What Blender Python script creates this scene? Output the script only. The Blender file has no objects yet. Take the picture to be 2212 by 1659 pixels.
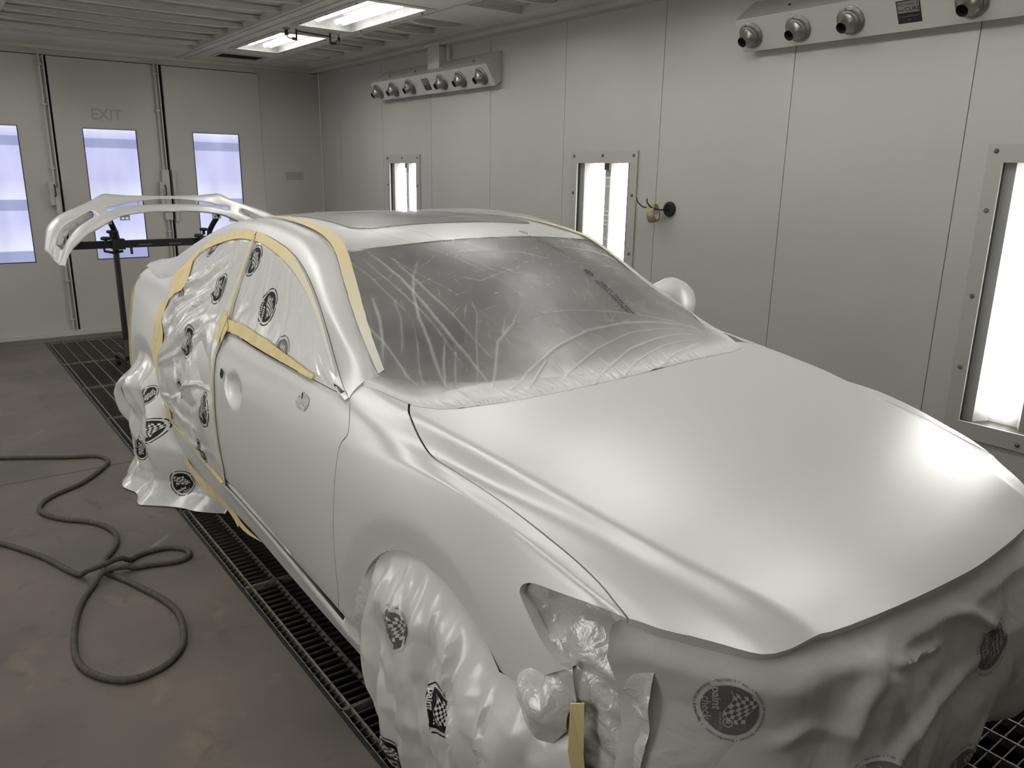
# Paint booth with a masked sedan in satin white, a bumper cover on a stand, floor pit grating, wall and ceiling lights
import bpy, bmesh, math, random
import numpy as np
from mathutils import Vector, Matrix
from mathutils.geometry import delaunay_2d_cdt
random.seed(7)
RNG = np.random.default_rng(7)
SC = bpy.context.scene
COL = SC.collection

# ---------------------------------------------------------------- camera
cam_data = bpy.data.cameras.new('camera'); cam = bpy.data.objects.new('camera', cam_data); COL.objects.link(cam)
cam_data.sensor_width = 36.0; cam_data.lens = 1691.8 / 2212 * 36.0
cam_data.clip_start = 0.05; cam_data.clip_end = 60
CAM_AXES = [[0.800074, -0.143731, 0.582429], [-0.599704, -0.216522, 0.770372], [0.015382, -0.965639, -0.25943]]   # rows: world X, Y, Z in (right, down, forward)
cam.matrix_world = Matrix((
    (CAM_AXES[0][0], -CAM_AXES[0][1], -CAM_AXES[0][2], 0.0),
    (CAM_AXES[1][0], -CAM_AXES[1][1], -CAM_AXES[1][2], 0.0),
    (CAM_AXES[2][0], -CAM_AXES[2][1], -CAM_AXES[2][2], 1.64),
    (0, 0, 0, 1)))
SC.camera = cam
# ---------------------------------------------------------------- world, exposure
SC.view_settings.view_transform = 'Standard'; SC.view_settings.look = 'None'
SC.view_settings.gamma = 1.0; SC.view_settings.use_curve_mapping = False
SC.view_settings.exposure = 0.0
world = bpy.data.worlds.new('world'); SC.world = world; world.use_nodes = True
world.node_tree.nodes['Background'].inputs[0].default_value = (.8, .85, 1, 1)
world.node_tree.nodes['Background'].inputs[1].default_value = 0.25
TUBE_POWER = 20.0
SC.cycles.max_bounces = 8; SC.cycles.diffuse_bounces = 5; SC.cycles.glossy_bounces = 4
SC.cycles.transparent_max_bounces = 12; SC.cycles.sample_clamp_indirect = 4.0
SC.cycles.use_denoising = True

# ---------------------------------------------------------------- helpers
def tag(o, label=None, cat=None, group=None, kind=None):
    if label: o['label'] = label
    if cat: o['category'] = cat
    if group: o['group'] = group
    if kind: o['kind'] = kind
    return o
def empty(name, loc=(0, 0, 0), label=None, cat=None, group=None):
    o = bpy.data.objects.new(name, None); COL.objects.link(o); o.location = loc; o.empty_display_size = .1
    return tag(o, label, cat, group)
def mesh_obj(name, verts, faces, mat=None, parent=None, smooth=False, angle=None, mats=None, fmat=None):
    me = bpy.data.meshes.new(name)
    me.from_pydata([tuple(map(float, v)) for v in verts], [], [tuple(int(i) for i in f) for f in faces])
    me.validate(); me.update()
    if mats:
        for m in mats: me.materials.append(m)
        if fmat is not None and len(fmat) == len(me.polygons): me.polygons.foreach_set('material_index', fmat)
    elif mat: me.materials.append(mat)
    if smooth:
        me.polygons.foreach_set('use_smooth', [True] * len(me.polygons))
        if angle: me.set_sharp_from_angle(angle=math.radians(angle))
    o = bpy.data.objects.new(name, me); COL.objects.link(o)
    if parent:
        o.parent = parent
        o.matrix_parent_inverse = Matrix.Translation(-Vector(parent.location)) if parent.type == 'EMPTY' and not parent.parent else Matrix()
    return o
class MB:
    """collects simple solids; build() links them as one mesh object"""
    def __init__(s): s.v = []; s.f = []
    def add(s, v, f):
        n = len(s.v); s.v += [tuple(map(float, p)) for p in v]; s.f += [tuple(i + n for i in q) for q in f]; return s
    def box(s, x0, x1, y0, y1, z0, z1):
        v = [(x, y, z) for z in (z0, z1) for y in (y0, y1) for x in (x0, x1)]
        return s.add(v, [(0, 2, 3, 1), (4, 5, 7, 6), (0, 1, 5, 4), (2, 6, 7, 3), (0, 4, 6, 2), (1, 3, 7, 5)])
    def tube(s, pts, r, n=10, cap=True, closed=False):
        pts = [Vector(p) for p in pts]; N = len(pts); rr = r if isinstance(r, (list, tuple)) else [r] * N
        v = []; up = None
        for i, p in enumerate(pts):
            a = pts[(i - 1) % N] if (closed or i) else p; b = pts[(i + 1) % N] if (closed or i < N - 1) else p
            t = (b - a).normalized()
            if up is None: up = Vector((0, 0, 1)) if abs(t.z) < .9 else Vector((1, 0, 0))
            sx = t.cross(up).normalized(); up = sx.cross(t).normalized()
            for k in range(n):
                an = 2 * math.pi * k / n
                v.append(p + (sx * math.cos(an) + up * math.sin(an)) * rr[i])
        f = []
        for i in range(N if closed else N - 1):
            j = (i + 1) % N
            for k in range(n):
                l = (k + 1) % n; f.append((i * n + k, j * n + k, j * n + l, i * n + l))
        if cap and not closed: f += [tuple(range(n))[::1], tuple((N - 1) * n + k for k in range(n))[::-1]]
        return s.add(v, f)
    def lathe(s, prof, origin, axis, n=24, cap=True):
        """profile (radius, distance along the axis)"""
        axis = Vector(axis).normalized(); up = Vector((0, 0, 1)) if abs(axis.z) < .9 else Vector((1, 0, 0))
        a = axis.cross(up).normalized(); b = axis.cross(a).normalized(); o = Vector(origin); v = []; f = []
        for r, h in prof:
            for k in range(n):
                an = 2 * math.pi * k / n; v.append(o + axis * h + (a * math.cos(an) + b * math.sin(an)) * r)
        for i in range(len(prof) - 1):
            for k in range(n):
                l = (k + 1) % n; f.append((i * n + k, i * n + l, (i + 1) * n + l, (i + 1) * n + k))
        if cap: f += [tuple(range(n))[::-1], tuple((len(prof) - 1) * n + k for k in range(n))]
        return s.add(v, f)
    def build(s, name, mat, parent=None, smooth=False, angle=40):
        return mesh_obj(name, s.v, s.f, mat, parent, smooth, angle if smooth else None)
def bevel(o, w=.003, seg=2):
    m = o.modifiers.new('bevel', 'BEVEL'); m.width = w; m.segments = seg; m.limit_method = 'ANGLE'; return o
def copy_tree(o, dx=(0, 0, 0), parent=None):
    c = o.copy(); COL.objects.link(c)
    if parent is not None: c.parent = parent; c.matrix_parent_inverse = o.matrix_parent_inverse.copy()
    else: c.location = o.location + Vector(dx)
    for ch in o.children: copy_tree(ch, parent=c)
    return c

# ---------------------------------------------------------------- materials
def srgb(*c): return tuple((v / 12.92 if v <= .04045 else ((v + .055) / 1.055) ** 2.4) for v in (x / 255 for x in c)) + (1,)
def M(name, col, rough=.5, metal=0.0, spec=.5, noise=None, bump=None, coat=0, coat_rough=.2, sheen=0):
    """principled material; noise=(scale, other colour, low, high) mixes a second colour in patches, bump=(scale, strength, distance)"""
    m = bpy.data.materials.new(name); m.use_nodes = True; nt = m.node_tree; b = nt.nodes['Principled BSDF']
    b.inputs['Base Color'].default_value = col; b.inputs['Roughness'].default_value = rough
    b.inputs['Metallic'].default_value = metal; b.inputs['Specular IOR Level'].default_value = spec
    b.inputs['Coat Weight'].default_value = coat; b.inputs['Coat Roughness'].default_value = coat_rough
    tc = nt.nodes.new('ShaderNodeTexCoord')
    if noise:
        n = nt.nodes.new('ShaderNodeTexNoise'); n.inputs['Scale'].default_value = noise[0]; n.inputs['Detail'].default_value = 6
        nt.links.new(tc.outputs['Object'], n.inputs['Vector'])
        r = nt.nodes.new('ShaderNodeValToRGB'); r.color_ramp.elements[0].position = noise[2]; r.color_ramp.elements[1].position = noise[3]
        r.color_ramp.elements[0].color = col; r.color_ramp.elements[1].color = noise[1]
        nt.links.new(n.outputs['Fac'], r.inputs['Fac']); nt.links.new(r.outputs['Color'], b.inputs['Base Color'])
    if bump:
        n = nt.nodes.new('ShaderNodeTexNoise'); n.inputs['Scale'].default_value = bump[0]; n.inputs['Detail'].default_value = 4
        nt.links.new(tc.outputs['Object'], n.inputs['Vector'])
        bp = nt.nodes.new('ShaderNodeBump'); bp.inputs['Strength'].default_value = bump[1]; bp.inputs['Distance'].default_value = bump[2]
        nt.links.new(n.outputs['Fac'], bp.inputs['Height']); nt.links.new(bp.outputs['Normal'], b.inputs['Normal'])
    return m
def emit(name, col, strength):
    m = bpy.data.materials.new(name); m.use_nodes = True; nt = m.node_tree; nt.nodes.clear()
    e = nt.nodes.new('ShaderNodeEmission'); e.inputs[0].default_value = col; e.inputs[1].default_value = strength
    o = nt.nodes.new('ShaderNodeOutputMaterial'); nt.links.new(e.outputs[0], o.inputs[0]); return m
def thin_glass(name, alpha=.9, rough=.03, tint=(1, 1, 1, 1)):
    m = bpy.data.materials.new(name); m.use_nodes = True; nt = m.node_tree; nt.nodes.clear()
    t = nt.nodes.new('ShaderNodeBsdfTransparent'); t.inputs[0].default_value = tint
    g = nt.nodes.new('ShaderNodeBsdfGlossy'); g.inputs['Roughness'].default_value = rough
    lw = nt.nodes.new('ShaderNodeLayerWeight'); lw.inputs[0].default_value = .5
    pw = nt.nodes.new('ShaderNodeMath'); pw.operation = 'POWER'; pw.inputs[1].default_value = 5; nt.links.new(lw.outputs['Facing'], pw.inputs[0])
    f = nt.nodes.new('ShaderNodeMath'); f.operation = 'MULTIPLY_ADD'; f.inputs[1].default_value = .6; f.inputs[2].default_value = .03; nt.links.new(pw.outputs[0], f.inputs[0])
    x = nt.nodes.new('ShaderNodeMixShader'); o = nt.nodes.new('ShaderNodeOutputMaterial')
    nt.links.new(f.outputs[0], x.inputs[0]); nt.links.new(t.outputs[0], x.inputs[1]); nt.links.new(g.outputs[0], x.inputs[2]); nt.links.new(x.outputs[0], o.inputs[0])
    return m
WALL = M('booth_wall_paint', srgb(170, 168, 162), .36, .0, .5, noise=(.9, srgb(162, 160, 154), .35, .7), bump=(260, .04, .002))
CEIL = M('booth_ceiling_paint', srgb(178, 175, 166), .5, noise=(2, srgb(164, 161, 152), .4, .7))
DOORM = M('booth_door_paint', srgb(174, 172, 165), .38, noise=(1.2, srgb(164, 162, 155), .35, .7))
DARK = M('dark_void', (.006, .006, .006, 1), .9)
BLACKM = M('black_steel', (.012, .012, .012, 1), .45, .2, noise=(30, (.03, .03, .03, 1), .5, .8))
GRATE = M('galvanised_grate', srgb(136, 130, 118), .55, .2, noise=(40, srgb(95, 90, 80), .4, .7))
FRAME = M('frame_paint', srgb(158, 156, 150), .4)
REFL = M('white_reflector', srgb(128, 128, 125), .4, spec=.3)
SEAL = M('dark_seal', srgb(40, 38, 34), .6)
FILTER = M('filter_cloth', srgb(165, 162, 154), .9, noise=(9, srgb(150, 147, 139), .4, .7), bump=(60, .3, .004))
BOLT = M('bolt_steel', srgb(110, 108, 100), .4, .6)
TUBE = emit('fluorescent_tube', (1, .985, .955, 1), TUBE_POWER)
PANE = thin_glass('light_pane')
def floor_mat():
    m = M('painted_concrete', srgb(104, 96, 86), .6, noise=(1.6, srgb(78, 73, 67), .35, .72), bump=(25, .15, .003))
    nt = m.node_tree; b = nt.nodes['Principled BSDF']; src = b.inputs['Base Color'].links[0].from_socket
    tc = nt.nodes.new('ShaderNodeTexCoord')
    prev = src
    for sc, lo, hi, col, st in ((5.5, .62, .70, srgb(120, 106, 92), .55), (3.2, .66, .72, srgb(128, 136, 142), .5), (11, .60, .72, srgb(70, 65, 60), .5)):
        n = nt.nodes.new('ShaderNodeTexNoise'); n.inputs['Scale'].default_value = sc; n.inputs['Detail'].default_value = 8; n.inputs['Distortion'].default_value = .6
        mp = nt.nodes.new('ShaderNodeMapping'); mp.inputs['Location'].default_value = (sc * 3, sc, 0); mp.inputs['Scale'].default_value = (1, .6, 1)
        nt.links.new(tc.outputs['Object'], mp.inputs[0]); nt.links.new(mp.outputs[0], n.inputs['Vector'])
        r = nt.nodes.new('ShaderNodeMapRange'); r.inputs[1].default_value = lo; r.inputs[2].default_value = hi; r.inputs[4].default_value = st
        nt.links.new(n.outputs['Fac'], r.inputs[0])
        x = nt.nodes.new('ShaderNodeMix'); x.data_type = 'RGBA'; x.inputs['B'].default_value = col
        nt.links.new(r.outputs[0], x.inputs['Factor']); nt.links.new(prev, x.inputs['A']); prev = x.outputs['Result']
    nt.links.new(prev, b.inputs['Base Color']); return m
FLOOR = floor_mat()
CROSSB = M('grate_cross_bar', srgb(72, 68, 61), .6, .2)

# ---------------------------------------------------------------- car surface definition (metres)
XC = 1.785                      # centre plane of the car
def pchip(xs, ys):
    xs = np.asarray(xs, float); ys = np.asarray(ys, float)
    h = np.diff(xs); d = np.diff(ys) / h
    m = np.zeros_like(ys); m[0] = d[0]; m[-1] = d[-1]
    for i in range(1, len(xs) - 1):
        m[i] = (h[i - 1] * d[i] + h[i] * d[i - 1]) / (h[i - 1] + h[i])
    def f(x):
        x = np.asarray(x, float)
        i = np.clip(np.searchsorted(xs, x) - 1, 0, len(xs) - 2)
        t = (x - xs[i]) / h[i]
        lo = x < xs[0]; hi = x > xs[-1]
        t2 = t * t; t3 = t2 * t
        v = (2*t3 - 3*t2 + 1) * ys[i] + (t3 - 2*t2 + t) * h[i] * m[i] + (-2*t3 + 3*t2) * ys[i + 1] + (t3 - t2) * h[i] * m[i + 1]
        v = np.where(lo, ys[0] + (x - xs[0]) * m[0], v)
        v = np.where(hi, ys[-1] + (x - xs[-1]) * m[-1], v)
        return v
    return f

class Loft:
    """feature lines running along the car (tables of y, half width, height), splined across"""
    def __init__(self, lines, creases, y0, y1, soft=None):
        self.fw = [pchip([p[0] for p in l], [p[1] for p in l]) for l in lines]
        self.fz = [pchip([p[0] for p in l], [p[2] for p in l]) for l in lines]
        self.cr = set(creases); self.soft = soft or {}
        ys = np.linspace(y0, y1, 40)
        P = self.sec(ys)
        ch = np.linalg.norm(np.diff(P, axis=1), axis=2).mean(axis=0)
        self.T = np.concatenate([[0], np.cumsum(ch)])
        self.K = len(lines)
    def sec(self, y):
        return np.stack([np.stack([f(y) for f in self.fw], -1), np.stack([f(y) for f in self.fz], -1)], -1)
    def ev(self, y, t, bump=True):
        y = np.atleast_1d(np.asarray(y, float)); t = np.atleast_1d(np.asarray(t, float))
        P = self.sec(y); T = self.T; K = self.K
        D = np.diff(P, axis=1) / np.diff(T)[None, :, None]
        M0 = np.zeros_like(P); M1 = np.zeros_like(P)   # tangent leaving / arriving
        for k in range(K):
            if k == 0: a = b = D[:, 0]
            elif k == K - 1: a = b = D[:, -1]
            else:
                h0 = T[k] - T[k - 1]; h1 = T[k + 1] - T[k]
                s = (D[:, k - 1] * h1 + D[:, k] * h0) / (h0 + h1)
                if k in self.cr:
                    q = self.soft.get(k, 0.15)
                    a = s * q + D[:, k] * (1 - q); b = s * q + D[:, k - 1] * (1 - q)
                else: a = b = s
            M0[:, k] = a; M1[:, k] = b
        if self.flat0: M0[:, 0] = np.stack([np.ones(len(y)), np.zeros(len(y))], -1)
        i = np.clip(np.searchsorted(T, t) - 1, 0, K - 2)
        n = np.arange(len(y)); h = (T[i + 1] - T[i])[:, None]
        s = ((t - T[i])[:, None]) / h
        s2 = s * s; s3 = s2 * s
        Q = (2*s3 - 3*s2 + 1) * P[n, i] + (s3 - 2*s2 + s) * h * M0[n, i] + (-2*s3 + 3*s2) * P[n, i + 1] + (s3 - s2) * h * M1[n, i + 1]
        w, z = Q[:, 0].copy(), Q[:, 1].copy()
        if bump and self.post: w, z = self.post(w, y, z)
        return np.stack([XC - w, y, z], -1)
    flat0 = False
    post = None

L0 = [(.50,0,.735),(.62,0,.80),(.70,0,.832),(.80,0,.862),(1.0,0,.912),(1.3,0,.965),(1.6,0,1.003),(1.9,0,1.036),(2.1,0,1.04),(2.6,0,1.03),(4.0,0,1.04),(4.6,0,1.11),(5.2,0,1.12),(5.5,0,1.11)]
LA = [(.50,.50,.70),(.62,.49,.768),(.70,.512,.798),(.76,.530,.822),(.84,.566,.846),(.93,.602,.867),(1.03,.641,.893),(1.14,.673,.918),(1.30,.708,.947),(1.48,.744,.977),(1.67,.769,.999),(1.86,.788,1.018),(2.02,.79,1.036),(2.3,.775,1.03),(3.0,.76,1.03),(4.0,.75,1.05),(4.6,.71,1.10),(5.1,.69,1.105),(5.5,.66,1.09)]
LC = [(.50,.60,.69),(.70,.615,.765),(.80,.618,.799),(1.0,.672,.858),(1.14,.712,.890),(1.3,.748,.912),(1.5,.785,.935),(1.7,.815,.963),(1.85,.833,.986),(2.0,.840,1.004),(2.2,.848,1.010),(2.5,.85,1.011),(2.8,.848,1.015),(3.1,.845,1.03),(3.6,.84,1.05),(4.0,.83,1.065),(4.4,.80,1.085),(4.8,.76,1.095),(5.2,.72,1.09),(5.5,.68,1.07)]
LD = [(.50,.70,.69),(.70,.72,.765),(.94,.745,.822),(1.1,.775,.870),(1.35,.812,.915),(1.5,.833,.932),(1.7,.852,.943),(1.95,.868,.963),(2.2,.876,.945),(2.45,.88,.93),(2.7,.882,.920),(3.14,.882,.922),(3.6,.885,.94),(4.0,.885,.96),(4.4,.872,.99),(4.7,.845,1.02),(5.0,.80,1.04),(5.5,.72,1.02)]
LB = [(.50,.74,.68),(.75,.768,.765),(.94,.80,.820),(.98,.812,.834),(1.1,.832,.866),(1.24,.849,.899),(1.35,.859,.917),(1.5,.868,.925),(1.7,.879,.917),(1.97,.889,.884),(2.2,.893,.855),(2.5,.898,.84),(3.0,.902,.83),(3.6,.905,.83),(4.0,.905,.85),(4.4,.898,.87),(4.7,.875,.89),(5.0,.83,.90),(5.5,.74,.90)]
LE = [(.50,.76,.62),(.75,.80,.68),(1.0,.848,.735),(1.24,.880,.782),(1.5,.899,.80),(1.8,.904,.79),(2.1,.903,.765),(2.5,.905,.75),(3.0,.908,.745),(3.6,.912,.745),(4.0,.914,.76),(4.4,.912,.78),(4.7,.893,.78),(5.0,.85,.78),(5.5,.76,.78)]
LF = [(.50,.76,.55),(.75,.81,.60),(1.0,.862,.64),(1.24,.896,.665),(1.5,.912,.675),(1.8,.914,.665),(2.1,.910,.65),(2.5,.910,.64),(3.0,.912,.63),(3.6,.916,.64),(4.0,.92,.66),(4.4,.918,.67),(4.7,.90,.67),(5.0,.86,.67),(5.5,.77,.67)]
LG = [(.50,.75,.45),(1.0,.865,.48),(1.5,.912,.49),(1.8,.913,.48),(2.1,.908,.46),(2.5,.905,.455),(3.0,.907,.46),(3.6,.912,.48),(4.0,.917,.50),(4.4,.915,.50),(4.7,.90,.50),(5.0,.86,.50),(5.5,.76,.50)]
LS = [(.50,.74,.30),(1.5,.895,.27),(1.94,.893,.262),(2.2,.890,.280),(2.6,.888,.312),(3.0,.888,.338),(3.26,.890,.350),(3.6,.893,.378),(3.8,.90,.42),(4.4,.90,.42),(5.0,.85,.40),(5.5,.75,.40)]
LR = [(.50,.73,.27),(1.5,.893,.235),(1.94,.885,.226),(2.2,.882,.252),(2.6,.882,.288),(3.0,.882,.316),(3.26,.883,.328),(3.6,.885,.352),(3.8,.893,.39),(4.4,.89,.38),(5.0,.84,.36),(5.5,.74,.36)]
LT = [(.50,.72,.20),(1.5,.875,.185),(1.93,.868,.191),(2.24,.868,.198),(2.44,.868,.206),(2.66,.868,.217),(2.84,.868,.227),(3.2,.868,.228),(3.6,.87,.24),(3.9,.875,.27),(4.4,.87,.28),(5.5,.73,.26)]
BODY = Loft([L0, LA, LC, LD, LB, LE, LF, LG, LS, LR, LT], {1, 4, 8, 9}, 1.0, 4.4, {1: .12, 4: .30, 8: .0, 9: .1})
BODY.flat0 = True
ARCHES = ((1.545, .345, .365), (4.375, .345, .365))
def arch_post(w, y, z):
    for cy, cz, r in ARCHES:
        d = np.hypot(y - cy, z - cz)
        q = np.clip((d - r) / .085, 0, 1)
        w = w - np.where((d < r + .085) & (z > .2), .017 * (1 - q), 0)
    # recess behind the front door handle
    e = ((y - 2.93) / .095) ** 2 + ((z - .825) / .062) ** 2
    w = w - np.where(e < 1, .022 * (1 - e) ** .6, 0)
    # rolled groove between the doors and the sill
    zs = BODY.fz[8](y) + .030
    w = w - np.where((y > 1.93) & (y < 3.96), .013 * np.exp(-((z - zs) / .012) ** 2), 0)
    w = w + np.where((y > 1.93) & (y < 3.96), .006 * np.exp(-((z - zs + .035) / .014) ** 2), 0)
    return w, z
BODY.post = arch_post

# greenhouse: inner rail edge, rail crest, window opening edge, glass, belt
R1 = [(1.95,.742,1.00),(2.006,.741,1.022),(2.1,.733,1.085),(2.255,.70,1.16),(2.378,.669,1.228),(2.469,.646,1.288),(2.608,.609,1.366),(2.75,.583,1.400),(3.0,.567,1.430),(3.3,.555,1.440),(3.7,.555,1.412),(4.0,.56,1.357),(4.3,.57,1.283),(4.6,.59,1.19),(4.9,.61,1.13),(5.2,.62,1.10)]
R2 = [(1.95,.795,1.02),(2.006,.79,1.036),(2.1,.780,1.070),(2.255,.757,1.145),(2.378,.732,1.206),(2.469,.713,1.260),(2.608,.680,1.334),(2.75,.655,1.387),(3.0,.630,1.420),(3.3,.62,1.431),(3.7,.62,1.395),(4.0,.63,1.330),(4.3,.65,1.243),(4.6,.67,1.155),(4.9,.685,1.105),(5.2,.68,1.09)]
W1 = [(1.95,.85,.99),(2.03,.846,1.008),(2.18,.808,1.054),(2.283,.782,1.115),(2.452,.745,1.222),(2.672,.708,1.318),(2.965,.676,1.371),(3.384,.658,1.384),(3.601,.658,1.352),(3.851,.675,1.290),(4.023,.69,1.230),(4.2,.712,1.155),(4.34,.735,1.100),(4.6,.74,1.085),(4.9,.725,1.08),(5.2,.70,1.07)]
WG = [(1.95,.848,.995),(2.03,.846,1.006),(2.18,.832,1.03),(2.283,.82,1.06),(2.452,.803,1.115),(2.672,.785,1.17),(2.965,.768,1.20),(3.384,.758,1.21),(3.601,.757,1.20),(3.851,.765,1.175),(4.023,.77,1.145),(4.2,.775,1.11),(4.34,.785,1.09),(4.6,.77,1.085),(4.9,.74,1.08),(5.2,.71,1.075)]
CABIN = Loft([R1, R2, W1, WG, LC], {1}, 2.3, 4.2, {1: .7})
# top skin: hood-to-boot centre profile and how it falls to the rail
ZC = pchip([1.55,1.70,1.78,1.90,2.1,2.2,2.40,2.5,2.6,2.75,3.0,3.3,3.7,4.0,4.3,4.6,4.9,5.2],[.965,1.005,1.035,1.105,1.240,1.298,1.378,1.404,1.423,1.443,1.459,1.460,1.436,1.388,1.314,1.218,1.145,1.11])
def top_z(x, y):
    w = np.abs(np.asarray(x, float) - XC); y = np.asarray(y, float)
    wr = CABIN.fw[0](y); zr = CABIN.fz[0](y); zc = ZC(y)
    q = np.clip(w / wr, 0, 1.3) + 1e-9
    e = np.interp(y, [1.7, 2.4, 3.0], [2.6, 2.3, 2.4])
    return zc + (zr - zc) * q ** e
# windshield skin sits above; the film fronts are given as height fields
SIDE_OFF = BODY.T[2] - CABIN.T[-1]
def side_fn(y, s):
    """side skin from the roof rail down to the sill in one coordinate s (metres along the section)"""
    y = np.asarray(y, float); s = np.asarray(s, float)
    def raw(yy, ss):
        up = ss < BODY.T[2]
        A = CABIN.ev(yy, np.clip(ss - SIDE_OFF, 0, CABIN.T[-1])); B = BODY.ev(yy, np.clip(ss, BODY.T[2], BODY.T[-1]), bump=False)
        return np.where(up[:, None], A, B)
    return (raw(y, s) * 2 + raw(y, s - .03) + raw(y, s + .03)) / 4
def quarter_fn(y, s):
    X = sum(_k * (lambda q: np.where((q < BODY.T[2])[:, None], CABIN.ev(y, np.clip(q - SIDE_OFF, 0, CABIN.T[-1])), BODY.ev(y, np.clip(q, BODY.T[2], BODY.T[-1]), bump=False)))(np.asarray(s, float) + _d) for _k, _d in ((.5, 0), (.25, -.018), (.25, .018)))
    w, z = arch_post(XC - X[:, 0], X[:, 1], X[:, 2]); X[:, 0] = XC - w; return X
HOODEDGE_X = []; HOODEDGE_Y = []; HOODEDGE_Z = []
def set_hood_edge(pts):
    for y, t in pts:
        P = BODY.ev([y], [t])[0]; HOODEDGE_X.append(XC - P[0]); HOODEDGE_Y.append(P[1]); HOODEDGE_Z.append(P[2])
_FY = pchip([0, .3, .5, .645, .75, .80, .86, .92, 1.0], [.600, .610, .645, .708, .820, .885, .97, 1.08, 1.30])
_FZ = pchip([.15, .22, .28, .36, .47, .60, .70, .80, .86], [.12, .05, .005, -.02, -.03, -.012, .0, .014, .03])
def front_fn(x, z):
    x = np.asarray(x, float); z = np.asarray(z, float)
    w = np.abs(x - XC); low = _FY(w) + _FZ(z)
    if HOODEDGE_X:
        ye = np.interp(w, HOODEDGE_X, HOODEDGE_Y); ze = np.interp(w, HOODEDGE_X, HOODEDGE_Z)
        d = np.clip((ze + .004 - z) / .075, 0, 1); d = d * d * (3 - 2 * d); low = (ye + .016) * (1 - d) + low * d
    return np.stack([x, low, z], -1)
def _ax(x0, z, y, cy, top):
    return x0
def fw_fn(y, z):        # film hung over the front wheel: x as a field over y, z
    y = np.asarray(y, float); z = np.asarray(z, float)
    ztop = np.interp(y, [.9, 1.04, 1.16, 1.25, 1.34, 1.42, 1.55, 1.69, 1.80, 1.88], [.60, .60, .585, .61, .665, .70, .713, .675, .59, .45])
    d = np.clip((ztop - z) / .16, 0, 1); d = d * d * (3 - 2 * d)
    x = .895 - .050 * d + .035 * np.clip((.25 - z) / .25, 0, 1)
    x = x + np.clip(1.12 - y, 0, 1) * .45
    fold = .012 * (1 - 2 * np.abs(np.sin(y * 10.5 + .8 * np.sin(z * 4)))) + .008 * (1 - 2 * np.abs(np.sin(y * 26 + z * 5 + 1)))
    return np.stack([x + fold * d, y, z], -1)
def rw_fn(y, z):
    y = np.asarray(y, float); z = np.asarray(z, float)
    ztop = np.interp(y, [3.9, 4.08, 4.2, 4.38, 4.55, 4.68, 4.8, 4.95], [.40, .58, .69, .712, .69, .60, .45, .3])
    d = np.clip((ztop - z) / .14, 0, 1); d = d * d * (3 - 2 * d)
    x = .888 - .085 * d + .02 * np.clip((.2 - z) / .2, 0, 1) - .03 * np.clip((.07 - z) / .07, 0, 1)
    x = x + .5 * np.clip(y - 4.72, 0, 1) + .75 * np.clip(4.02 - y, 0, .35) + .012 * np.sin(y * 23 + z * 6) * d
    return np.stack([x, y, z], -1)

# ---------------------------------------------------------------- room
XR, XL, YF, YN, ZT = 3.893, -0.85, 8.863, -1.2, 2.713
PX0, PX1, PY0, PY1 = .856, 2.72, -.25, 8.54       # floor pit
LIGHT_Y = [(6.63, 7.284), (3.80, 4.467), (.975, 1.642)]   # wall light units
LZ0, LZ1 = .45, 1.80
def panel_wall(name, axis, at, out, u_edges, holes, z0, z1, mat, gap=.004, thick=.03):
    """flat wall of sheet panels with thin open joints; holes are (u0, u1, z0, z1); out = +-1 faces that way along the axis"""
    mb = MB()
    for a, b in zip(u_edges[:-1], u_edges[1:]):
        a += gap / 2; b -= gap / 2
        cs = sorted({a, b} | {u for h in holes for u in h[:2] if a < u < b}); zs = sorted({z0, z1} | {z for h in holes for z in h[2:]})
        for c0, c1 in zip(cs[:-1], cs[1:]):
            for s0, s1 in zip(zs[:-1], zs[1:]):
                cu, cz = (c0 + c1) / 2, (s0 + s1) / 2
                if any(h[0] < cu < h[1] and h[2] < cz < h[3] for h in holes): continue
                lo, hi = sorted((at, at - out * thick))
                if axis == 'x': mb.box(lo, hi, c0, c1, s0, s1)
                else: mb.box(c0, c1, lo, hi, s0, s1)
    return tag(mb.build(name, mat), kind='structure')
# right wall, left wall
seamsR = [YN] + [-.10, .83, 1.76, 2.69, 3.63, 4.57, 5.50, 6.43, 7.36, 8.34] + [YF]
holesR = [(a + .03, b - .03, LZ0 + .03, LZ1 - .03) for a, b in LIGHT_Y]
panel_wall('wall_right', 'x', XR, -1, seamsR, holesR, 0, ZT, WALL)
panel_wall('wall_left', 'x', XL, 1, seamsR, holesR, 0, ZT, WALL)
panel_wall('wall_near', 'y', YN, 1, [XL, .2, 1.2, 2.2, 3.2, XR], [], 0, ZT, WALL)
DX0, DX1, DZ1 = .18, 3.20, 2.735 - .075
WIN = [(.41, .90), (1.437, 1.921), (2.463, 2.947)]; WZ0, WZ1 = .74, 2.003
# far wall round the door opening
panel_wall('wall_far', 'y', YF, -1, [XL, XR], [(DX0, DX1, -1, 2.64)], 0, ZT, WALL)
mb = MB(); mb.box(XL, XR, YF + .12, YF + .14, 0, ZT + .3); mb.box(XR + .12, XR + .14, YN, YF, -.1, ZT + .3); mb.box(XL - .14, XL - .12, YN, YF, -.1, ZT + .3)
# back sheets behind the joints, with window openings towards the hall
mb = MB(); mb.box(XR + .16, XR + .18, YN - .2, YF + .2, -.1, ZT + .3); mb.box(XL - .18, XL - .16, YN - .2, YF + .2, -.1, ZT + .3); mb.box(XL - .2, XR + .2, YN - .2, YN - .18, -.1, ZT + .3)
tag(mb.build('wall_outer', DARK), kind='structure')
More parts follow.
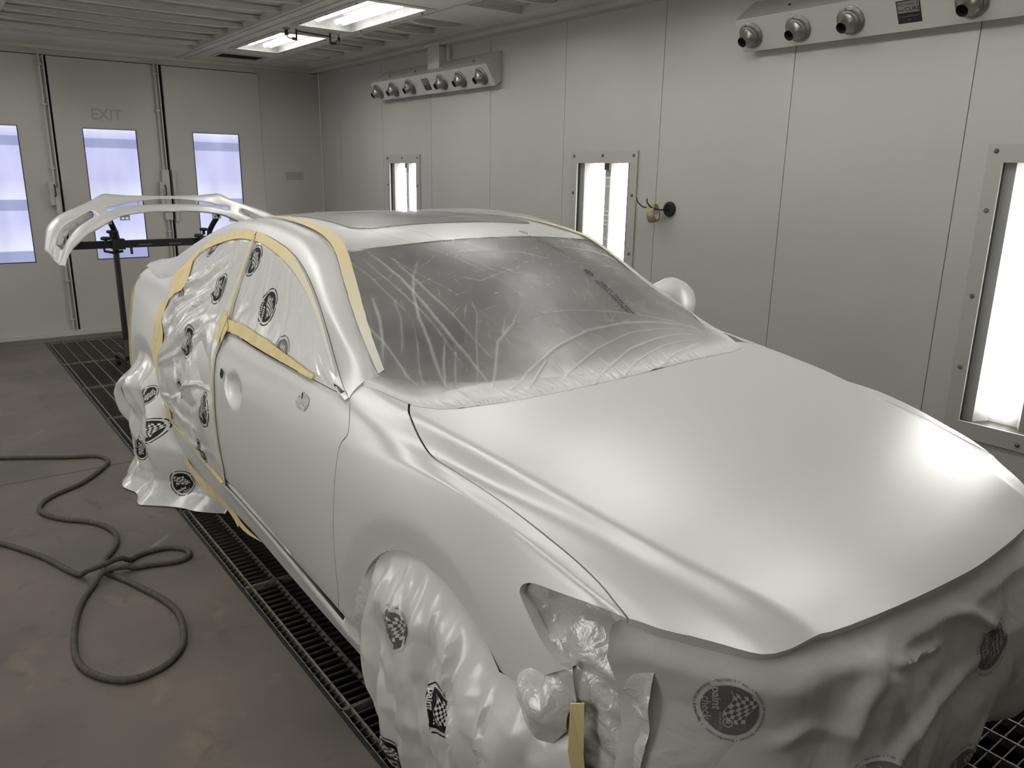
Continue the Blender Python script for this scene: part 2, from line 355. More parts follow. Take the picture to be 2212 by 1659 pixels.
# floor slab with the pit cut out
mb = MB()
for x0, x1, y0, y1 in ((XL - .2, PX0, YN - .2, YF + 2.5), (PX1, XR + .2, YN - .2, YF + 2.5), (PX0, PX1, YN - .2, PY0), (PX0, PX1, PY1, YF + 2.5)):
    mb.box(x0, x1, y0, y1, -.12, 0)
tag(mb.build('floor', FLOOR), kind='structure')
mb = MB()   # saw joints in the slab
mb.box(XL, PX0, 4.705, 4.711, -.01, .0006); mb.box(XL, PX0, 8.560, 8.566, -.01, .0006)
tag(mb.build('trim_1', SEAL), kind='structure')
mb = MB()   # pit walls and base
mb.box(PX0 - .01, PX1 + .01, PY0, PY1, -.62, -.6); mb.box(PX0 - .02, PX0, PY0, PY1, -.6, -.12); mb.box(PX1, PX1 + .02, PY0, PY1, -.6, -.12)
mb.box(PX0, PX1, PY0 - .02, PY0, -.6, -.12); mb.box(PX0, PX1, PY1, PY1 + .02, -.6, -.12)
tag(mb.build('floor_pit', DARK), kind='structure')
mb = MB()   # angle iron round the pit
mb.box(PX0 - .012, PX0, PY0, PY1, -.05, .002); mb.box(PX1, PX1 + .012, PY0, PY1, -.05, .002)
mb.box(PX0 - .012, PX1 + .012, PY1, PY1 + .02, -.05, .003); mb.box(PX0 - .012, PX1 + .012, PY0 - .02, PY0, -.05, .002)
tag(mb.build('trim_2', BLACKM), kind='structure')
# gratings: one panel per 0.925 m, long bearing bars and close cross bars
def grating(y0, y1, first):
    root = empty('floor_grating', ((PX0 + PX1) / 2, (y0 + y1) / 2, 0))
    mb = MB(); x = PX0 + .035
    while x < PX1 - .02:
        mb.box(x - .003, x + .003, y0 + .004, y1 - .004, -.03, -.001); x += .1035
    mb.box(PX0 + .003, PX1 - .003, y0 + .002, y0 + .006, -.03, 0); mb.box(PX0 + .003, PX1 - .003, y1 - .006, y1 - .002, -.03, 0)
    mb.box(PX0 + .003, PX0 + .007, y0 + .002, y1 - .002, -.03, 0); mb.box(PX1 - .007, PX1 - .003, y0 + .002, y1 - .002, -.03, 0)
    mb.build('bearing_bar', GRATE, root)
    mb = MB(); n = round((y1 - y0) / .0385)
    for k in range(1, n):
        y = y0 + (y1 - y0) * k / n; mb.box(PX0 + .004, PX1 - .004, y - .002, y + .002, -.012, -.004)
    o = mb.build('cross_bar', CROSSB, root); return root
ysm = [PY1, 7.53, 6.60, 5.675, 4.75, 3.83, 2.92, 2.0, 1.09, .18, PY0]
names = ['farthest grating panel along the bay doors', 'second grating panel from the bay doors, beside the bumper stand', 'grating panel just behind the rear wheel film', 'grating panel beneath the rear of the car by the rear wheel film', 'grating panel beneath the rear door of the car', 'grating panel below the front door beside the hose', 'grating panel below the sill ahead of the hose loop', 'grating panel at the front wheel film', 'grating panel under the nose of the car', 'nearest grating panel at the front bumper film']
for k, (b, a) in enumerate(zip(ysm[:-1], ysm[1:])):
    g = grating(a, b, 0); tag(g, 'dark steel ' + names[k], 'floor grate', 'steel pit gratings')
# ceiling: frame with recessed filter bays, lights strip on both sides
BX = [(-.60, -.10), (.72, 2.32), (3.12, 3.60)]
mb = MB(); bays = []
ycuts = [(YN + .15, -.35), (.0, 4.72), (5.30, 8.42)]
for x0, x1 in BX:
    for y0, y1 in ([(YN + .15, 4.72), (5.30, 8.42)] if x0 > 3 else [(YN + .15, 8.10)]): bays.append((x0, x1, y0, y1))
fix = [(2.60, 2.99, 6.60, 7.72), (2.57, 3.01, 5.02, 6.17)] + [(.10, .55, 6.75, 7.95)] + [(x0, x0 + .48, a, a + 1.2) for x0 in (2.54, .18) for a in (5.02, 3.3, 1.75, .2) if not (x0 > 1 and a > 5)]  # far left fixture added to brighten far wall, left row set for hood reflections
vents = [(2.60, 3.02, 8.10, 8.42)]
allh = [(b[0], b[1], b[2], b[3]) for b in bays] + fix + vents
xs = sorted({XL, XR} | {v for h in allh for v in h[:2]}); ysv = sorted({YN, YF} | {v for h in allh for v in h[2:]})
for a, b in zip(xs[:-1], xs[1:]):
    for c_, d in zip(ysv[:-1], ysv[1:]):
        cx, cy = (a + b) / 2, (c_ + d) / 2
        if any(h[0] < cx < h[1] and h[2] < cy < h[3] for h in allh): continue
        mb.box(a, b, c_, d, ZT, ZT + .02)
for x0, x1, y0, y1 in bays:      # recess sides
    mb.box(x0 - .01, x0 - .001, y0, y1, ZT + .0205, ZT + .07); mb.box(x1 + .001, x1 + .01, y0, y1, ZT + .0205, ZT + .07); mb.box(x0, x1, y0 - .01, y0 - .001, ZT + .0205, ZT + .07); mb.box(x0, x1, y1 + .001, y1 + .01, ZT + .0205, ZT + .07)
mb.box(XL - .2, XR + .2, YN - .2, YF + .2, ZT + .30, ZT + .32)
tag(mb.build('ceiling', CEIL), kind='structure')
mb = MB()
for x0, x1, y0, y1 in bays: mb.box(x0 + .001, x1 - .001, y0 + .001, y1 - .001, ZT + .052, ZT + .066)
tag(mb.build('ceiling_filter_cloth', FILTER), kind='structure')
# beam edges, corner coves and the header over the doors
mb = MB()
for x in (2.35, 2.44, 3.10): mb.box(x, x + .012, YN, YF - .01, ZT - .008, ZT)
for x in (.60, .69): mb.box(x, x + .012, YN, YF - .01, ZT - .008, ZT)
mb.box(3.66, 3.672, YN, YF, ZT - .006, ZT); mb.box(XR - .10, XR, YN, YF, ZT - .03, ZT); mb.box(XL, XL + .10, YN, YF, ZT - .03, ZT)
mb.box(XL, XR, YF - .07, YF, ZT - .03, ZT)
tag(mb.build('trim_3', CEIL), kind='structure')
# curved support rods below the filter cloth: one thing each
ry = [5.508, 5.898, 6.318, 6.715, 7.098, 7.48, 7.90, 5.11, 4.7, 4.3, 3.9]
def rod(x0, x1, y, label, group):
    mb = MB(); n = 14; v = []; f = []
    for i in range(n + 1):
        t = i / n; x = x0 + (x1 - x0) * t; z = ZT + .020 - .024 * math.sin(math.pi * t) ** .6
        w = .018
        v += [(x, y - w, z), (x, y + w, z), (x, y + w, z + .030), (x, y - w, z + .030)]
    for i in range(n):
        for k in range(4):
            l = (k + 1) % 4; f.append((i * 4 + k, i * 4 + l, i * 4 + 4 + l, i * 4 + 4 + k))
    f += [(3, 2, 1, 0), (n * 4, n * 4 + 1, n * 4 + 2, n * 4 + 3)]
    mb.add(v, f); o = mb.build('filter_support', CEIL, None, True, 30); tag(o, label, 'ceiling support', group); return o
for y in ry:
    rod(.72, 2.32, y, 'long painted support strip bowed below the wide ceiling filter bay', 'filter support strips in the wide bay')
for y in (8.15, 7.90, 7.60, 7.18, 6.76, 6.34, 5.90, 5.52):
    rod(3.12, 3.60, y, 'short painted support strip in the narrow filter bay beyond the cross frame', 'filter support strips in the far narrow bay')
for y in (4.36, 3.95):
    rod(3.12, 3.60, y, 'short support strip in the narrow ceiling bay nearest the camera above the side wall', 'filter support strips in the near narrow bay')
# ceiling light fixtures
def ceiling_light(x0, x1, y0, y1, label):
    root = empty('ceiling_light', ((x0 + x1) / 2, (y0 + y1) / 2, ZT), label, 'ceiling light', 'recessed ceiling lights')
    mb = MB(); fr = .055
    for a, b, c_, d in ((x0 - fr, x0, y0 - fr, y1 + fr), (x1, x1 + fr, y0 - fr, y1 + fr), (x0, x1, y0 - fr, y0), (x0, x1, y1, y1 + fr)): mb.box(a, b, c_, d, ZT - .006, ZT)
    bevel(mb.build('frame', FRAME, root), .002)
    mb = MB(); t = .0015; H = .10
    mb.box(x0 + .0005, x0 + t, y0, y1, ZT, ZT + H); mb.box(x1 - t, x1 - .0005, y0, y1, ZT, ZT + H); mb.box(x0, x1, y0 + .0005, y0 + t, ZT, ZT + H); mb.box(x0, x1, y1 - t, y1 - .0005, ZT, ZT + H)
    mb.box(x0, x1, y0, y1, ZT + H, ZT + H + t)
    xm = (x0 + x1) / 2
    mb.add([(xm - .035, y0, ZT + H), (xm + .035, y0, ZT + H), (xm, y0, ZT + H - .045), (xm - .035, y1, ZT + H), (xm + .035, y1, ZT + H), (xm, y1, ZT + H - .045)], [(0, 2, 5, 3), (2, 1, 4, 5), (0, 1, 2), (3, 5, 4)])
    mb.build('reflector', REFL, root)
    for q in (.17, .30, .66, .79):
        x = x0 + (x1 - x0) * q; m_ = MB(); m_.tube([(x, y0 + .05, ZT + .045), (x, y1 - .05, ZT + .045)], .018, 12); m_.build('tube', TUBE, root, True)
    MB().box(x0 + .002, x1 - .002, y0 + .002, y1 - .002, ZT + .002, ZT + .005).build('pane', PANE, root)
    for fx in (x0 - .028, x1 + .028):
        for fy in (y0 + .1, (y0 + y1) / 2, y1 - .1): m_ = MB(); m_.lathe([(.008, 0), (.007, .008), (.003, .011)], (fx, fy, ZT - .006), (0, 0, -1), 8); m_.build('screw', BOLT, root, True)
    return root
lab = {(2.60, 6.60): 'far ceiling light nearest the bay doors with four bright tubes', (2.57, 5.02): 'larger looking ceiling light at the top edge, nearer the camera than its pair'}
for f_ in fix: ceiling_light(*f_, lab.get((f_[0], f_[2]), 'assumed recessed four tube ceiling light outside the picture'))
# small louvred ceiling vent
root = empty('ceiling_vent', (2.81, 8.26, ZT), 'small dark louvred vent in the ceiling between the light and the doors', 'vent')
mb = MB(); mb.box(2.57, 3.05, 8.07, 8.10, ZT - .008, ZT); mb.box(2.57, 3.05, 8.42, 8.45, ZT - .008, ZT); mb.box(2.57, 2.60, 8.10, 8.42, ZT - .008, ZT); mb.box(3.02, 3.05, 8.10, 8.42, ZT - .008, ZT); mb.build('frame', FRAME, root)
mb = MB(); mb.box(2.60, 3.02, 8.10, 8.42, ZT + .035, ZT + .04); mb.build('backing', DARK, root)
for k in range(16):
    y = 8.11 + k * .0195
    MB().add([(2.60, y, ZT), (3.02, y, ZT), (3.02, y + .016, ZT + .02), (2.60, y + .016, ZT + .02), (2.60, y, ZT + .002), (3.02, y, ZT + .002), (3.02, y + .016, ZT + .022), (2.60, y + .016, ZT + .022)], [(0, 1, 2, 3), (7, 6, 5, 4), (0, 4, 5, 1), (2, 6, 7, 3), (0, 3, 7, 4), (1, 5, 6, 2)]).build('slat', SEAL, root)
# wall light units
def wall_light(side, y0, y1, label, notes=True):
    X = XR if side > 0 else XL; s = side
    root = empty('wall_light', (X, (y0 + y1) / 2, LZ0), label, 'wall light', 'vertical wall lights')
    def bx(a, b, c_, d, e, f_): return (min(X + s * a, X + s * b), max(X + s * a, X + s * b), c_, d, e, f_)
    fr = .068; mb = MB()
    for c_, d, e, f_ in ((y0, y0 + fr, LZ0, LZ1), (y1 - fr, y1, LZ0, LZ1), (y0 + fr, y1 - fr, LZ0, LZ0 + .08), (y0 + fr, y1 - fr, LZ1 - .08, LZ1)): mb.box(*bx(-.012, 0, c_, d, e, f_))
    mb.build('frame', FRAME, root)
    a, b, e, f_ = y0 + fr, y1 - fr, LZ0 + .08, LZ1 - .08
    mb = MB(); mb.box(*bx(-.001, .10, a - .008, a, e, f_)); mb.box(*bx(-.001, .10, b, b + .008, e, f_)); mb.box(*bx(0, .10, a, b, e - .008, e)); mb.box(*bx(0, .10, a, b, f_, f_ + .008)); mb.build('seal', SEAL, root)
    w = b - a; ym = (a + b) / 2
    mb = MB()          # folded white reflector: two troughs either side of a flat centre strip
    prof = [(a, .02), (a + .09 * w, .02), (a + .16 * w, .10), (a + .40 * w, .10), (a + .45 * w, .045), (a + .55 * w, .045), (a + .60 * w, .10), (a + .84 * w, .10), (a + .91 * w, .02), (b, .02)]
    v = []; f = []
    for yy, dd in prof: v += [(X + s * dd, yy, e), (X + s * dd, yy, f_)]
    for i in range(len(prof) - 1): f.append((2 * i, 2 * i + 1, 2 * i + 3, 2 * i + 2))
    mb.add(v, f); mb.build('reflector', REFL, root)
    for q in (.22, .32, .68, .78):
        m_ = MB(); m_.tube([(X + s * .068, a + q * w, e + .03), (X + s * .068, a + q * w, f_ + .02)], .0165, 12); m_.build('tube', TUBE, root, True)
    MB().box(*bx(.004, .007, a, b, e, f_)).build('pane', PANE, root)
    MB().box(*bx(.03, .044, a + .455 * w, a + .545 * w, f_ - .045, f_)).build('clip', SEAL, root)
    if notes:       # the printed caution label on the centre strip: rows of tiny text
        MB().box(*bx(.0435, .0447, a + .455 * w, a + .545 * w, f_ - .62, f_ - .09)).build('label_strip', M('label_grey', srgb(200, 200, 195), .5), root)
        mb = MB(); z = f_ - .11; rr = random.Random(3)
        while z > f_ - .60:
            u = a + .462 * w
            while u < a + .537 * w:
                l = rr.uniform(.004, .012); 
                if u + l < a + .54 * w: mb.box(*bx(.0425, .0436, u, u + l, z, z + .0042))
                u += l + .003
            z -= .0092 if rr.random() > .15 else .018
        mb.build('label_print', SEAL, root)
    for yy in (y0 + .035, ym, y1 - .035):
        for zz in ([LZ0 + .03, LZ1 - .03] if yy == ym else [LZ0 + .03, (LZ0 + 3 * LZ1) / 4 + .05, (3 * LZ0 + LZ1) / 4, LZ1 - .03, (LZ0 + LZ1) / 2]):
            m_ = MB(); m_.lathe([(.011, 0), (.010, .005), (.005, .010)], (X - s * .012, yy, zz), (-s, 0, 0), 10); m_.build('screw', BOLT, root, True)
    return root
wall_light(1, *LIGHT_Y[0], 'farthest of the vertical wall lights, small above the car roof')
wall_light(1, *LIGHT_Y[1], 'middle vertical wall light beside the tape hook')
wall_light(1, *LIGHT_Y[2], 'largest and nearest vertical wall light at the right edge')
for a in LIGHT_Y: wall_light(-1, *a, 'vertical wall light on the opposite wall outside the picture', False)
# faint sheet-metal seams beside the near wall light are covered by panel joints
# ---- bay doors in the far wall: three leaves
GLOW = emit('hall_daylight', (.70, .74, 1.0, 1), 1.0)
def window_glow():
    m = bpy.data.materials.new('backlit_wired_pane'); m.use_nodes = True; nt = m.node_tree; nt.nodes.clear()
    tc = nt.nodes.new('ShaderNodeTexCoord'); sep = nt.nodes.new('ShaderNodeSeparateXYZ'); nt.links.new(tc.outputs['Object'], sep.inputs[0])
    r = nt.nodes.new('ShaderNodeValToRGB'); mr = nt.nodes.new('ShaderNodeMapRange'); mr.inputs[1].default_value = WZ0; mr.inputs[2].default_value = WZ1
    nt.links.new(sep.outputs['Z'], mr.inputs[0]); nt.links.new(mr.outputs[0], r.inputs[0])
    el = r.color_ramp.elements; r.color_ramp.interpolation = 'LINEAR'
    L = (.60, .62, .93, 1); D = (.36, .39, .62, 1); W = (.80, .82, 1.0, 1)
    stops = [(0, D), (.085, D), (.09, W), (.30, L), (.385, L), (.39, D), (.465, D), (.47, W), (.62, L), (.855, L), (.86, D), (.925, D), (.93, L), (1, W)]
    el[0].position = 0; el[0].color = D; el[1].position = 1; el[1].color = W
    for p, c_ in stops[1:-1]: e = el.new(p); e.color = c_
    n = nt.nodes.new('ShaderNodeTexNoise'); n.inputs['Scale'].default_value = 3; mp = nt.nodes.new('ShaderNodeMapping'); mp.inputs['Scale'].default_value = (1.6, 1, .5)
    nt.links.new(tc.outputs['Object'], mp.inputs[0]); nt.links.new(mp.outputs[0], n.inputs['Vector'])
    n2 = nt.nodes.new('ShaderNodeTexWave'); n2.bands_direction = 'Z'; n2.inputs['Scale'].default_value = 18; n2.inputs['Distortion'].default_value = .4
    nt.links.new(tc.outputs['Object'], n2.inputs['Vector'])
    a = nt.nodes.new('ShaderNodeMath'); a.operation = 'MULTIPLY_ADD'; nt.links.new(n.outputs['Fac'], a.inputs[0]); a.inputs[1].default_value = .5; a.inputs[2].default_value = .72
    b = nt.nodes.new('ShaderNodeMath'); b.operation = 'MULTIPLY_ADD'; nt.links.new(n2.outputs['Fac'], b.inputs[0]); b.inputs[1].default_value = .10; nt.links.new(a.outputs[0], b.inputs[2])
    e = nt.nodes.new('ShaderNodeEmission'); nt.links.new(r.outputs[0], e.inputs[0]); nt.links.new(b.outputs[0], e.inputs[1])
    g = nt.nodes.new('ShaderNodeBsdfGlossy'); g.inputs['Roughness'].default_value = .2; g.inputs[0].default_value = (.03, .03, .03, 1)
    ad = nt.nodes.new('ShaderNodeAddShader'); nt.links.new(e.outputs[0], ad.inputs[0]); nt.links.new(g.outputs[0], ad.inputs[1])
    o = nt.nodes.new('ShaderNodeOutputMaterial'); nt.links.new(ad.outputs[0], o.inputs[0]); return m
PANEM = window_glow()
leaf = [(.18, 1.185), (1.205, 2.185), (2.215, 3.195)]
for k, (a, b) in enumerate(leaf):
    mb = MB(); w0, w1 = WIN[k]; Y0, Y1 = YF - .012, YF + .05
    zt = 2.632; zb = .045
    for x0, x1, z0, z1 in ((a, w0, zb, zt), (w1, b, zb, zt), (w0, w1, zb, WZ0), (w0, w1, WZ1, zt)): mb.box(x0, x1, Y0, Y1, z0, z1)
    d = tag(mb.build('door_%d' % (k + 1), DOORM), kind='structure')
    m_ = MB(); fr = .006
    for x0, x1, z0, z1 in ((w0, w0 + fr, WZ0, WZ1), (w1 - fr, w1, WZ0, WZ1), (w0, w1, WZ0, WZ0 + fr), (w0, w1, WZ1 - fr, WZ1)): m_.box(x0, x1, Y0 - .004, Y0 + .03, z0, z1)
    m_.build('window_frame', SEAL, d)
    MB().box(w0, w1, Y0 + .012, Y0 + .02, WZ0, WZ1).build('window_pane', PANEM, d)
    if k: MB().box(a - .02 + .002, a - .002, YF + .03, YF + .04, 0, zt + .02).build('door_gap', DARK, d)
    if k < 2:       # surface bolt rod with guides and latch near the right edge
        X = b - .045; Yr = Y0 - .022
        m_ = MB(); m_.tube([(X, Yr, 1.42), (X, Yr, zt + .015)], .009, 8); m_.tube([(X, Yr, .03), (X, Yr, 1.18)], .009, 8); m_.build('bolt_rod', DOORM, d, True)
        for z in (2.55, 2.2, 1.62, 1.0, .55, .16): MB().box(X - .022, X + .022, Yr - .014, Y0, z - .007, z + .007).build('rod_guide', DOORM, d)
        MB().box(X - .055, X + .0, Yr - .03, Y0, 1.28, 1.50).build('latch_plate', DOORM, d)
        MB().box(X - .012, X + .028, Yr - .04, Y0, 1.20, 1.44).build('latch_case', DOORM, d)
        m_ = MB(); m_.tube([(X - .01, Yr - .035, 1.47), (X - .01, Yr - .07, 1.45), (X - .01, Yr - .07, 1.38), (X - .01, Yr - .035, 1.36)], .007, 8); m_.build('handle', BLACKM, d, True)
        MB().box(b - .014, b - .002, Y0 - .02, Y0, zb, zt).build('edge_strip', DOORM, d)
    if k == 2:
        MB().box(a + .004, a + .03, Y0 - .03, Y0, 1.10, 1.62).build('pull_plate', DOORM, d)
        MB().box(a - .10, a - .03, Y0 - .045, Y0, 1.12, 1.62).build('handle', DOORM, d)
mb = MB(); mb.box(DX0 - .01, DX1 + .01, YF + .08, YF + .09, 0, 2.66); tag(mb.build('door_backing', DARK), kind='structure')
mb = MB(); mb.box(DX0 - .2, DX1, YF - .05, YF - .005, .0, .04); mb.box(DX0, DX1, YF - .03, YF - .012, .04, .052)
tag(mb.build('trim_4', DOORM), kind='structure')
# ghost lettering on the middle leaf, set in the paint
def text_mesh(txt, size, font_bold=False, width=None):
    cu = bpy.data.curves.new('t', 'FONT'); cu.body = txt; cu.size = size; cu.align_x = 'CENTER'; cu.align_y = 'CENTER'; cu.resolution_u = 3
    if font_bold: cu.offset = size * .018
    o = bpy.data.objects.new('t', cu); COL.objects.link(o); dg = bpy.context.evaluated_depsgraph_get(); dg.update()
    me = o.evaluated_get(dg).to_mesh(); v = [(p.co.x, p.co.y) for p in me.vertices]; f = [tuple(p.vertices) for p in me.polygons]
    o.evaluated_get(dg).to_mesh_clear(); bpy.data.objects.remove(o); bpy.data.curves.remove(cu)
    return v, f
v, f = text_mesh('EXIT', .19, True)
GHOST = M('ghost_lettering', srgb(146, 144, 138), .45)
mesh_obj('exit_lettering', [(1.665 + p[0] * .72, YF - .0135, 2.13 + p[1] * .75) for p in v], f, GHOST, bpy.data.objects['door_2'])
# faint taped rectangle mark on the far wall beside the doors
MB().box(3.45, 3.66, YF - .0008, YF + .001, 1.53, 1.62).build('wall_mark', GHOST, bpy.data.objects['wall_far'])

# ---------------------------------------------------------------- air nozzle cabinets on the side wall
STEEL = M('brushed_aluminium', srgb(150, 148, 142), .35, .8, noise=(20, srgb(135, 133, 127), .4, .6))
CAB = M('cabinet_paint', srgb(186, 184, 178), .35, .15)
LABELB = M('label_black', (.012, .012, .012, 1), .4); LABELG = M('label_silver', srgb(140, 138, 132), .4, .3)
def air_unit(y0, y1, noz, ylab, label, duct=None):
    root = empty('air_nozzle_cabinet', (XR, (y0 + y1) / 2, 2.31), label, 'air cabinet')
    prof = [(XR - .001, 2.575), (XR - .155, 2.462), (XR - .062, 2.308), (XR - .001, 2.35)]
    v = []; n = 4
    for y in (y0, y1): v += [(x, y, z) for x, z in prof]
    f = [(0, 3, 2, 1), (4, 5, 6, 7)] + [(k, (k + 1) % 4, 4 + (k + 1) % 4, 4 + k) for k in range(4)]
    bevel(mesh_obj('cabinet', v, [tuple(reversed(q)) for q in f], CAB, root), .002, 1)
    fc = Vector((XR - .1085, 0, 2.385)); d = Vector((-.093, 0, .154)).normalized(); nrm = Vector((-.154, 0, -.093)).normalized()
    for y in noz:
        o = fc + Vector((0, y, 0))
        flange = MB().lathe([(.070, 0), (.071, .006), (.062, .012), (.052, .014)], o, nrm, 28).build('nozzle_flange', STEEL, root, True)
        tilt = (nrm + Vector((0, .10, -.05))).normalized()
        noz_ = MB().lathe([(.056, .008), (.055, .020), (.048, .024), (.047, .032), (.040, .038), (.032, .054), (.0275, .068), (.0272, .078)], o, tilt, 28, False)
        no = noz_.build('nozzle', STEEL, root, True, 30)
        MB().lathe([(.0262, .0775), (.0255, .045), (.001, .044)], o, tilt, 20, False).build('bore', DARK, no)
        for a in (80, 200, 320):
            q = o + (d * math.sin(math.radians(a)) + Vector((0, 1, 0)) * math.cos(math.radians(a))) * .057
            MB().lathe([(.006, .010), (.006, .018), (.003, .020)], q, nrm, 8).build('screw', BOLT, flange, True)
    def onface(u, w, h): return Vector((XR - .1085, u, 2.385)) + d * w + nrm * h
    def plate(name, u0, u1, w0, w1, h, mat, par):
        v = [onface(u, w, hh) for hh in (0, h) for w in (w0, w1) for u in (u0, u1)]
        return mesh_obj(name, v, [(0, 1, 3, 2), (4, 6, 7, 5), (0, 4, 5, 1), (2, 3, 7, 6), (0, 2, 6, 4), (1, 5, 7, 3)], mat, par)
    L = plate('label', ylab - .055, ylab + .055, -.052, .052, .0015, LABELB, root)
    plate('label_panel', ylab - .050, ylab + .050, -.004, .047, .0020, LABELG, L)
    def put(txt, size, w, bold, mat, dy=0, sx=1):
        v, f = text_mesh(txt, size, bold)
        return mesh_obj('label_text', [onface(ylab - p[0] * sx - dy, w + p[1], .0027) for p in v], f, mat, L)
    put('ADVANCE', .021, .034, False, LABELB); put('CURE', .025, .011, True, LABELB, .018, 1.15); put('AAA', .014, .008, True, LABELB, -.034)
    put('Accelerated Airflow System', .0085, -.020, False, LABELG); put('GFS', .009, -.038, False, LABELG)
    for y in (y0 + .25, (y0 + y1) / 2 + .2, y1 - .3):
        MB().lathe([(.006, 0), (.005, .008)], (XR - .10, y, 2.505), (-.58, 0, .81), 8).build('screw', BLACKM, root, True)
    if duct:
        m_ = MB(); m_.box(XR - .095, XR - .002, duct, duct + .19, 2.50, ZT - .002); m_.build('duct', CAB, root)
        m_ = MB(); m_.box(XR - .03, XR - .002, duct - .055, duct - .006, 2.56, ZT - .002); m_.box(XR - .11, XR - .002, duct - .03, duct + .22, ZT - .03, ZT - .003); m_.build('conduit', CAB, root)
    return root
air_unit(5.344, 7.30, [7.215, 6.91, 6.60, 6.06, 5.77, 5.47], 6.32, 'long slanted air nozzle cabinet seen whole, farther along the side wall', 6.13)
air_unit(1.06, 2.985, [2.905, 2.615, 2.325, 1.765, 1.475, 1.185], 2.04, 'slanted air nozzle cabinet cut by the top right corner')
# ---------------------------------------------------------------- magnetic hook with a tape roll
TAPE = M('masking_tape', srgb(217, 201, 150), .6, spec=.3, noise=(22, srgb(206, 189, 138), .4, .65), bump=(140, .25, .001))
root = empty('wall_hook', (XR, 3.545, 1.43), 'round black magnetic double hook on the side wall beside the middle light', 'hook')
MB().lathe([(.048, 0), (.048, .010), (.044, .016), (.030, .018), (.028, .012)], (XR, 3.50, 1.435), (-1, 0, 0), 28).build('magnet_base', BLACKM, root, True)
m_ = MB()
m_.tube([(XR - .014, 3.50, 1.435), (XR - .05, 3.505, 1.432), (XR - .085, 3.52, 1.432), (XR - .13, 3.545, 1.447), (XR - .155, 3.555, 1.475), (XR - .16, 3.556, 1.50)], .0045, 8); m_.build('prong', BLACKM, root, True)
m_ = MB()
m_.tube([(XR - .014, 3.50, 1.43), (XR - .05, 3.52, 1.43), (XR - .08, 3.575, 1.432), (XR - .11, 3.64, 1.447), (XR - .125, 3.67, 1.475), (XR - .13, 3.675, 1.50)], .0045, 8); m_.build('prong', BLACKM, root, True)
c = Vector((XR - .085, 3.565, 1.437)); ax = Vector((.33, -.86, .15)).normalized()
t = MB().lathe([(.040, -.024), (.058, -.024), (.058, .024), (.040, .024), (.040, -.024)], c - Vector((0, 0, .030)), ax, 36, False).build('tape_roll', TAPE, None, True, 40)
tag(t, 'roll of beige masking tape hanging on the black wall hook', 'tape roll')
t.data.materials[0] = M('grimy_tape', srgb(160, 150, 118), .6, noise=(40, srgb(120, 112, 90), .4, .7))
MB().lathe([(.0385, -.0245), (.0402, -.0245), (.0402, .0245), (.0385, .0245), (.0385, -.0245)], c - Vector((0, 0, .030)), ax, 36, False).build('core', M('cardboard', srgb(190, 188, 180), .7), t, True)
# ---------------------------------------------------------------- air line hanging under the ceiling between the lights
root = empty('air_line', (2.62, 6.35, ZT), 'thin black pipe run with elbows hung below the ceiling between the two lights', 'pipe')
def px_on(xx, yy, z): return (xx, yy, z)
Ya = 6.38
MB().tube([(2.637, Ya, 2.700), (2.92, Ya, 2.688)], .006, 8).build('cross_pipe', BLACKM, root, True)
MB().tube([(2.635, Ya, ZT), (2.635, Ya, 2.638)], .008, 8).build('drop', BLACKM, root, True)
MB().tube([(2.92, Ya, ZT), (2.92, Ya, 2.630)], .008, 8).build('drop', BLACKM, root, True)
MB().lathe([(.008, -.006), (.026, -.006), (.026, .004), (.012, .008)], (2.555, Ya, 2.706), (0, 0, -1), 16).build('flange', STEEL, root, True)
MB().tube([(2.555, Ya, 2.70), (2.555, Ya, 2.662)], [.013, .016], 12).build('fitting', BLACKM, root, True)
MB().tube([(2.555, Ya, 2.665), (2.562, Ya, 2.648), (2.585, Ya, 2.641), (2.635, Ya, 2.641)], .006, 8).build('elbow', STEEL, root, True)
MB().tube([(2.60, Ya, 2.641), (2.638, Ya, 2.641)], .012, 10).build('coupling', BLACKM, root, True)
MB().tube([(2.92, Ya, 2.636), (2.965, Ya, 2.640)], .013, 12).build('coupling', BLACKM, root, True)
MB().lathe([(.004, -.022), (.016, -.016), (.022, 0), (.016, .016), (.004, .022)], (2.985, Ya, 2.648), (0, 0, 1), 16).build('ball_joint', BOLT, root, True)
MB().tube([(2.995, Ya, 2.662), (2.995, Ya, 2.69)], .012, 10).build('coupling', BLACKM, root, True)
MB().tube([(2.995, Ya, 2.69), (2.995, Ya, ZT)], .005, 8).build('hanger', BOLT, root, True)
# ---------------------------------------------------------------- air hose on the floor
RUB = M('dusty_rubber', srgb(70, 66, 58), .75, noise=(60, srgb(95, 88, 74), .5, .8), bump=(300, .2, .001))
H = [(-.80,5.52),(-.55,5.47),(-.25,5.35),(0.0,5.26),(.207,5.156),(.38,5.05),(.532,4.952),(.655,4.89),(.70,4.80),(.67,4.68),(.53,4.488),(.42,4.41),(.345,4.345),(.298,4.247),(.31,4.14),(.38,4.02),(.462,3.937),(.523,3.82),(.540,3.70),(.511,3.581),(.45,3.47),(.43,3.38),(.47,3.28),(.518,3.154),(.575,2.98),(.592,2.83),(.555,2.65),(.49,2.56),(.41,2.525),(.33,2.545),(.26,2.64),(.235,2.76),(.251,2.922),(.29,3.09),(.345,3.22),(.41,3.31),(.49,3.325),(.59,3.32),(.70,3.285),(.755,3.31),(.76,3.375),(.71,3.435),(.655,3.45),(.58,3.44),(.50,3.38),(.42,3.335),(.35,3.37),(.252,3.631),(.18,3.78),(.106,3.909),(-.05,4.12),(-.25,4.36),(-.50,4.55),(-.80,4.62)]
P = np.array(H); ch = np.r_[0, np.cumsum(np.linalg.norm(np.diff(P, axis=0), axis=1))]
